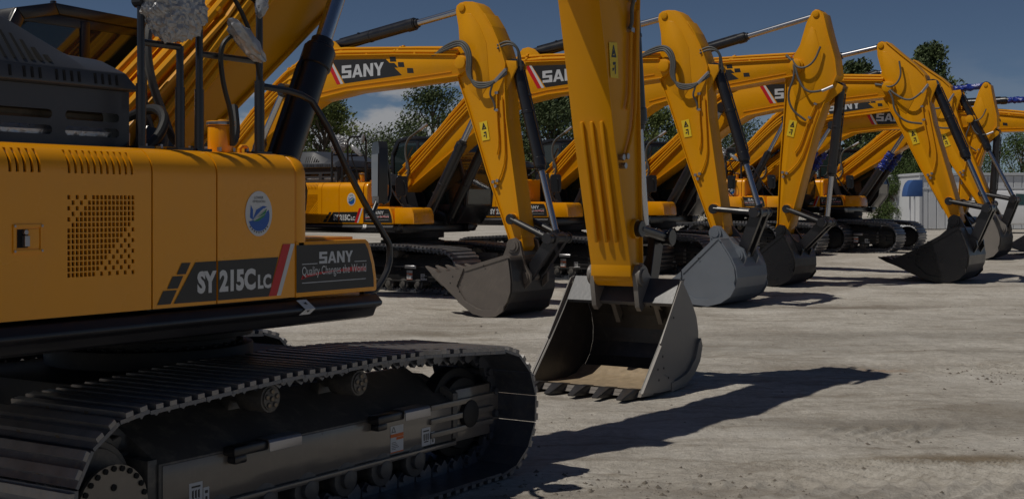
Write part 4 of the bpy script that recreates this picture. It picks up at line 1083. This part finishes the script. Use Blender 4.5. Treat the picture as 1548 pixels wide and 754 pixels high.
def clods():
    mb = MB(); rnd = random.Random(5)
    base = [(0, 0, 1), (1, 0, 0), (0, 1, 0), (-1, 0, 0), (0, -1, 0), (0, 0, -.3)]; F = [(0, 1, 2), (0, 2, 3), (0, 3, 4), (0, 4, 1), (5, 2, 1), (5, 3, 2), (5, 4, 3), (5, 1, 4)]
    for i in range(1800):
        y = 6 + 30 * rnd.random() ** 1.5; x = -2 + rnd.random() * (4 + y * .45)
        if i % 3: 
            cx, cy = ((2.6, 8.6), (4.4, 9.5), (5.5, 13.5), (7.6, 15.5), (.5, 8.2), (9.0, 20))[i % 6]; x = cx + rnd.gauss(0, .7); y = cy + rnd.gauss(0, .35)
        s = .006 + .02 * rnd.random() ** 4; q = [rnd.uniform(.6, 1.3) for _ in range(6)]; a = rnd.random() * 6
        mb.add([(x + s * k * (p[0] * math.cos(a) - p[1] * math.sin(a)), y + s * k * (p[0] * math.sin(a) + p[1] * math.cos(a)), gz(x, y) + s * k * p[2] * .7) for p, k in zip(base, q)], F)
    me = mb.mesh('dirt_clods', [mat('dirt_clod', (.16, .14, .115), .95, noise_amt=.4, nscale=3)], smooth=False)
    o = link('dirt_clods', me); o['kind'] = 'stuff'
clods()

# ------------------------------------------------------------------ trees
def leafmat(name, a, b_):
    m = mat(name, a, .6, spec=.25); nt = m.node_tree; N = nt.nodes; L = nt.links; b = N['Principled BSDF']
    g = N.new('ShaderNodeNewGeometry'); x = N.new('ShaderNodeMix'); x.data_type = 'RGBA'; x.inputs[6].default_value = (*a, 1); x.inputs[7].default_value = (*b_, 1)
    L.new(g.outputs['Random Per Island'], x.inputs[0]); L.new(x.outputs[2], b.inputs['Base Color'])
    return m
LEAF = [leafmat('leaf_olive', (.06, .085, .02), (.15, .18, .05)), leafmat('leaf_dark', (.035, .055, .022), (.09, .12, .045)), leafmat('leaf_bush', (.04, .068, .016), (.09, .135, .035))]
BARK = mat('bark', (.11, .085, .065), .9, noise_amt=.4, nscale=8, bump=.6, bscale=20)
def tree(label, px, toppy, Y, wpx, kind=0, dens=1.0, low=.25, seed=0, name='tree', leaf=.105, group='trees behind the yard'):
    rnd = random.Random(seed); X = (px - CX) * Y / FPX; h = CAMH - gbase(Y) + (YH - toppy) * Y / FPX; rw = wpx * Y / FPX / 2
    root = empty(name, (X, Y, gbase(Y))); tag(root, label, 'tree' if name == 'tree' else 'bush', group)
    tr = MB(); th = h * .6; tr.tube([(0, 0, -.1), (.05 * h, 0, th * .5), (.02 * h, .03 * h, th), (.0, .02 * h, h * .85)], .018 * h, 8, smooth=1) if False else None
    pts = [(0, 0, -.1), (.02 * h, 0, h * .25), (-.01 * h, .01 * h, h * .5), (.01 * h, 0, h * .8)]
    for i in range(3): tr.cyl(pts[i], pts[i + 1], .022 * h * (1 - .28 * i), 9, .022 * h * (1 - .28 * (i + 1)))
    lf = MB(); cl = []
    for i in range(int(60 * dens)):
        t = rnd.random() ** .8; zz = h * (low + (1 - low) * t); prof = (math.sin(math.pi * min(1, .12 + .86 * t)) ** .7) * (1 - .25 * rnd.random())
        a = rnd.random() * 6.283; d = rw * prof * (.35 + .65 * rnd.random() ** .5)
        c = Vector((math.cos(a) * d, math.sin(a) * d, min(zz, h * .97))); cl.append(c)
        b0 = Vector((.0, 0, max(h * .15, c.z - d * .9 - .1 * h)))
        mid = b0.lerp(c, .55) + Vector((0, 0, -.03 * h)); tr.cyl(b0, mid, .007 * h, 5, .005 * h); tr.cyl(mid, c, .005 * h, 5, .002 * h)
    for c in cl:
        R_ = rw * rnd.uniform(.17, .34)
        for k in range(int(170 * dens ** .3)):
            u = Vector((rnd.gauss(0, 1), rnd.gauss(0, 1), rnd.gauss(0, .8))); u = u.normalized() * R_ * rnd.random() ** .45
            p = c + u; s = leaf * rnd.uniform(.6, 1.35) * h / 8
            n = Vector((rnd.gauss(0, 1), rnd.gauss(0, 1), rnd.gauss(.4, 1))).normalized(); e = n.orthogonal().normalized(); g = n.cross(e)
            lf.add([p - e * s, p + g * s * .5 - n * s * .12, p + e * s, p - g * s * .5 - n * s * .12], [(0, 1, 2, 3)])
    lf.fixn = False
    link('crown', lf.mesh('crown', [LEAF[kind]], smooth=False), root); tr.fixn = False
    link('trunk', tr.mesh('trunk', [BARK]), root)
tree('olive green tree left of the middle, between the boom cylinder and the clouds', 490, 150, 75, 150, 0, 1.5, seed=1)
tree('sparse tree with open branches against the clouds, right of the left boom', 655, 138, 82, 170, 1, .75, seed=2)
tree('dense dark tree under the second boom beside the left arm', 835, 142, 85, 170, 1, 1.5, seed=3)
tree('tree seen through the gap left of the third arm', 985, 168, 90, 130, 0, 1.1, seed=4)
tree('dark low tree top between two right-hand arms', 1298, 97, 120, 110, 1, 1.1, seed=5)
tree('tallest dark tree, rising above the right-hand booms', 1402, 72, 110, 120, 1, 1.2, seed=6)
tree('green tree at the right edge above the pale shed', 1545, 205, 85, 150, 2, 1.4, seed=7)
tree('dark green tree behind the black cab at the right', 1362, 178, 80, 130, 1, 1.8, low=.02, seed=8)
tree('dark tree left of the yellow oval-emblem panel, low behind the rail', 590, 205, 95, 160, 1, 1.2, seed=9)
tree('dark tree hidden low behind the middle booms', 1120, 190, 92, 220, 1, 1.4, low=.1, seed=10)
tree('dark tree low behind the left booms', 730, 190, 95, 190, 1, 1.3, low=.1, seed=11)
for i, (px, tp, w) in enumerate(((400, 235, 180), (540, 245, 190), (690, 250, 200), (860, 245, 200), (1020, 245, 220), (1200, 240, 230))):
    tree('rounded bush number %d' % i if False else 'low green bush along the far edge of the yard', px, tp, 88 + i % 3, w, 1 + i % 2, 1.3, low=.02, seed=20 + i, name='bush', group='bushes along the far edge of the yard')
tree('leafy green bush beside the blue canopy', 1366, 240, 66, 80, 2, 1.5, low=.02, seed=31, name='bush', group='bushes along the far edge of the yard')

# ------------------------------------------------------------------ shed, canopy, van
def at(px, Y, z=0): return Vector(((px - CX) * Y / FPX, Y, z + gbase(Y)))
PANEL = mat('pale_grey_cladding', (.58, .6, .63), .5, noise_amt=.08, nscale=1.2, dust=.06)
TRIM = mat('shed_trim', (.5, .52, .55), .5)
WVAN = mat('white_van_paint', (.62, .63, .65), .3, coat=.5, noise_amt=.04)
TEAL = mat('tinted_windscreen', (.02, .06, .07), .06, spec=1)
CANV = mat('blue_canvas', (.03, .09, .27), .7, noise_amt=.2, nscale=3)
Y0 = 62; x0 = at(1391, Y0).x; x1 = x0 + 16; hz = CAMH - gbase(Y0) + (YH - 262) * Y0 / FPX
sh = empty('shed', (x0, Y0, gbase(Y0))); tag(sh, 'long pale grey panelled shed at the right edge of the yard', 'shed')
mb = MB(); mb.box(0, 16, .05, 5, 0, hz - .1); mb.cur = 0
for k in range(40): mb.box(k * .4, k * .4 + .36, 0.0, .049, .02, hz - .12)
link('wall', mb.mesh('shed_wall', [PANEL], bevel=.012, seg=1), sh)
mb = MB(); mb.box(-.06, 16.1, -.08, 5.1, hz - .1, hz + .02); mb.box(-.03, 16.05, -.03, -.002, hz - .75, hz - .66); mb.box(-.05, .08, -.04, -.002, 0, hz - .1)
link('roof', mb.mesh('shed_roof', [TRIM], bevel=.01, seg=1), sh)
# canopy
cv = empty('canopy', at(1379, 60)); tag(cv, 'small blue canvas canopy on a white post beside the shed', 'canopy')
mb = MB(); n = 10; zt = CAMH - gbase(60) + (YH - 272) * 60 / FPX; zb = CAMH - gbase(60) + (YH - 297) * 60 / FPX; w = .36
prof = [(-w + 2 * w * (1 - math.cos(R(90 * i / n))) * .5, zb + (zt - zb) * math.sin(R(90 * i / n))) for i in range(n + 1)]
mb.prism(prof + [(w, zt), (w, zb)], -.4, .4)
link('cover', mb.mesh('canopy_cover', [CANV], bevel=.02), cv)
for y in (-.34, .34):
    mb = MB(); mb.cyl((0, y, 0), (0, y, zb), .035, 10); link('post', mb.mesh('canopy_post', [TRIM]), cv)
# van, mostly hidden behind the right-hand buckets
vn = empty('van', at(1535, 55)); tag(vn, 'white van with a dark teal windscreen parked in front of the shed', 'van')
prof = [(-2.6, .35), (-2.62, .9), (-2.5, 1.15), (-.4, 1.2), (.2, 1.2), (.9, 1.22), (2.45, 1.05), (2.6, .8), (2.6, .35)]
mb = MB(); mb.prism([(-2.6, .35), (2.6, .35), (2.62, .75), (2.45, .98), (1.5, 1.12), (.75, 1.66), (.3, 1.75), (-2.4, 1.75), (-2.58, 1.6)][::1], -.9, .9)
link('body', mb.mesh('van_body', [WVAN], bevel=.08, seg=3), vn)
for y in (-.912, .904):
    mb = MB(); mb.prism([(.0, 1.15), (1.25, 1.15), (.72, 1.58), (.0, 1.62)], y, y + .008); link('window', mb.mesh('van_window', [TEAL]), vn)
mb = MB(); mb.add([(1.50, -.8, 1.135), (1.50, .8, 1.135), (.80, .72, 1.655), (.80, -.72, 1.655)], [(0, 1, 2, 3)]); link('windscreen', mb.mesh('van_windscreen', [TEAL], smooth=False), vn)
mb = MB(); mb.cyl((0, -.1, 0), (0, .1, 0), .34, 24); mb.cur = 1; mb.cyl((0, -.11, 0), (0, -.1, 0), .2, 18); wm = mb.mesh('van_wheel', [RUB, STEEL])
for x in (-1.6, 1.65):
    for y in (-.85, .85): link('wheel', wm, vn, (x, y, .34))
vn.rotation_euler = (0, 0, R(-20))

# ------------------------------------------------------------------ light, sky
SUN_AZ = Vector((-.92, -.39)).normalized(); EL = R(59)
sd = Vector((SUN_AZ.x * math.cos(EL), SUN_AZ.y * math.cos(EL), math.sin(EL)))
sl = bpy.data.lights.new('sun', 'SUN'); sl.energy = 4.3; sl.angle = R(.5); sl.color = (1, .94, .84)
so = bpy.data.objects.new('sun', sl); COL.objects.link(so); so.rotation_euler = (-sd).to_track_quat('-Z', 'Y').to_euler()
w = bpy.data.worlds.new('World'); sc.world = w; w.use_nodes = True; nt = w.node_tree; N = nt.nodes; L = nt.links
bg = N['Background']; bg.inputs['Strength'].default_value = .06
sky = N.new('ShaderNodeTexSky'); sky.sky_type = 'NISHITA'; sky.sun_disc = False; sky.sun_elevation = EL; sky.sun_rotation = math.atan2(SUN_AZ.x, SUN_AZ.y)
sky.air_density = .6; sky.altitude = 1500; sky.dust_density = .3; sky.ozone_density = 2
tc = N.new('ShaderNodeTexCoord'); sep = N.new('ShaderNodeSeparateXYZ'); L.new(tc.outputs['Generated'], sep.inputs[0])
mp = N.new('ShaderNodeMapping'); mp.inputs['Scale'].default_value = (1, 1, 2.6); mp.inputs['Location'].default_value = (.35, 0, .12); L.new(tc.outputs['Generated'], mp.inputs[0])
cn = N.new('ShaderNodeTexNoise'); cn.inputs['Scale'].default_value = 10; cn.inputs['Detail'].default_value = 9; cn.inputs['Roughness'].default_value = .55; L.new(mp.outputs[0], cn.inputs['Vector'])
cr = N.new('ShaderNodeMapRange'); cr.interpolation_type = 'SMOOTHSTEP'; cr.inputs[1].default_value = .46; cr.inputs[2].default_value = .57; L.new(cn.outputs['Fac'], cr.inputs[0])
hm = N.new('ShaderNodeMapRange'); hm.interpolation_type = 'SMOOTHSTEP'; hm.inputs[1].default_value = .075; hm.inputs[2].default_value = .12; hm.inputs[3].default_value = 1; hm.inputs[4].default_value = 0; L.new(sep.outputs['Z'], hm.inputs[0])
xm = N.new('ShaderNodeMapRange'); xm.interpolation_type = 'SMOOTHSTEP'; xm.inputs[1].default_value = .0; xm.inputs[2].default_value = .12; xm.inputs[3].default_value = 1; xm.inputs[4].default_value = .15; L.new(sep.outputs['X'], xm.inputs[0])
mu = N.new('ShaderNodeMath'); mu.operation = 'MULTIPLY'; L.new(cr.outputs[0], mu.inputs[0]); L.new(hm.outputs[0], mu.inputs[1])
mu2 = N.new('ShaderNodeMath'); mu2.operation = 'MULTIPLY'; L.new(mu.outputs[0], mu2.inputs[0]); L.new(xm.outputs[0], mu2.inputs[1])
mx = N.new('ShaderNodeMix'); mx.data_type = 'RGBA'; mx.inputs[7].default_value = (8, 8.2, 8.6, 1); L.new(mu2.outputs[0], mx.inputs[0]); L.new(sky.outputs[0], mx.inputs[6])
L.new(mx.outputs[2], bg.inputs['Color'])
sc.view_settings.view_transform = 'Standard'; sc.view_settings.look = 'None'; sc.view_settings.exposure = -.85; sc.view_settings.gamma = 1
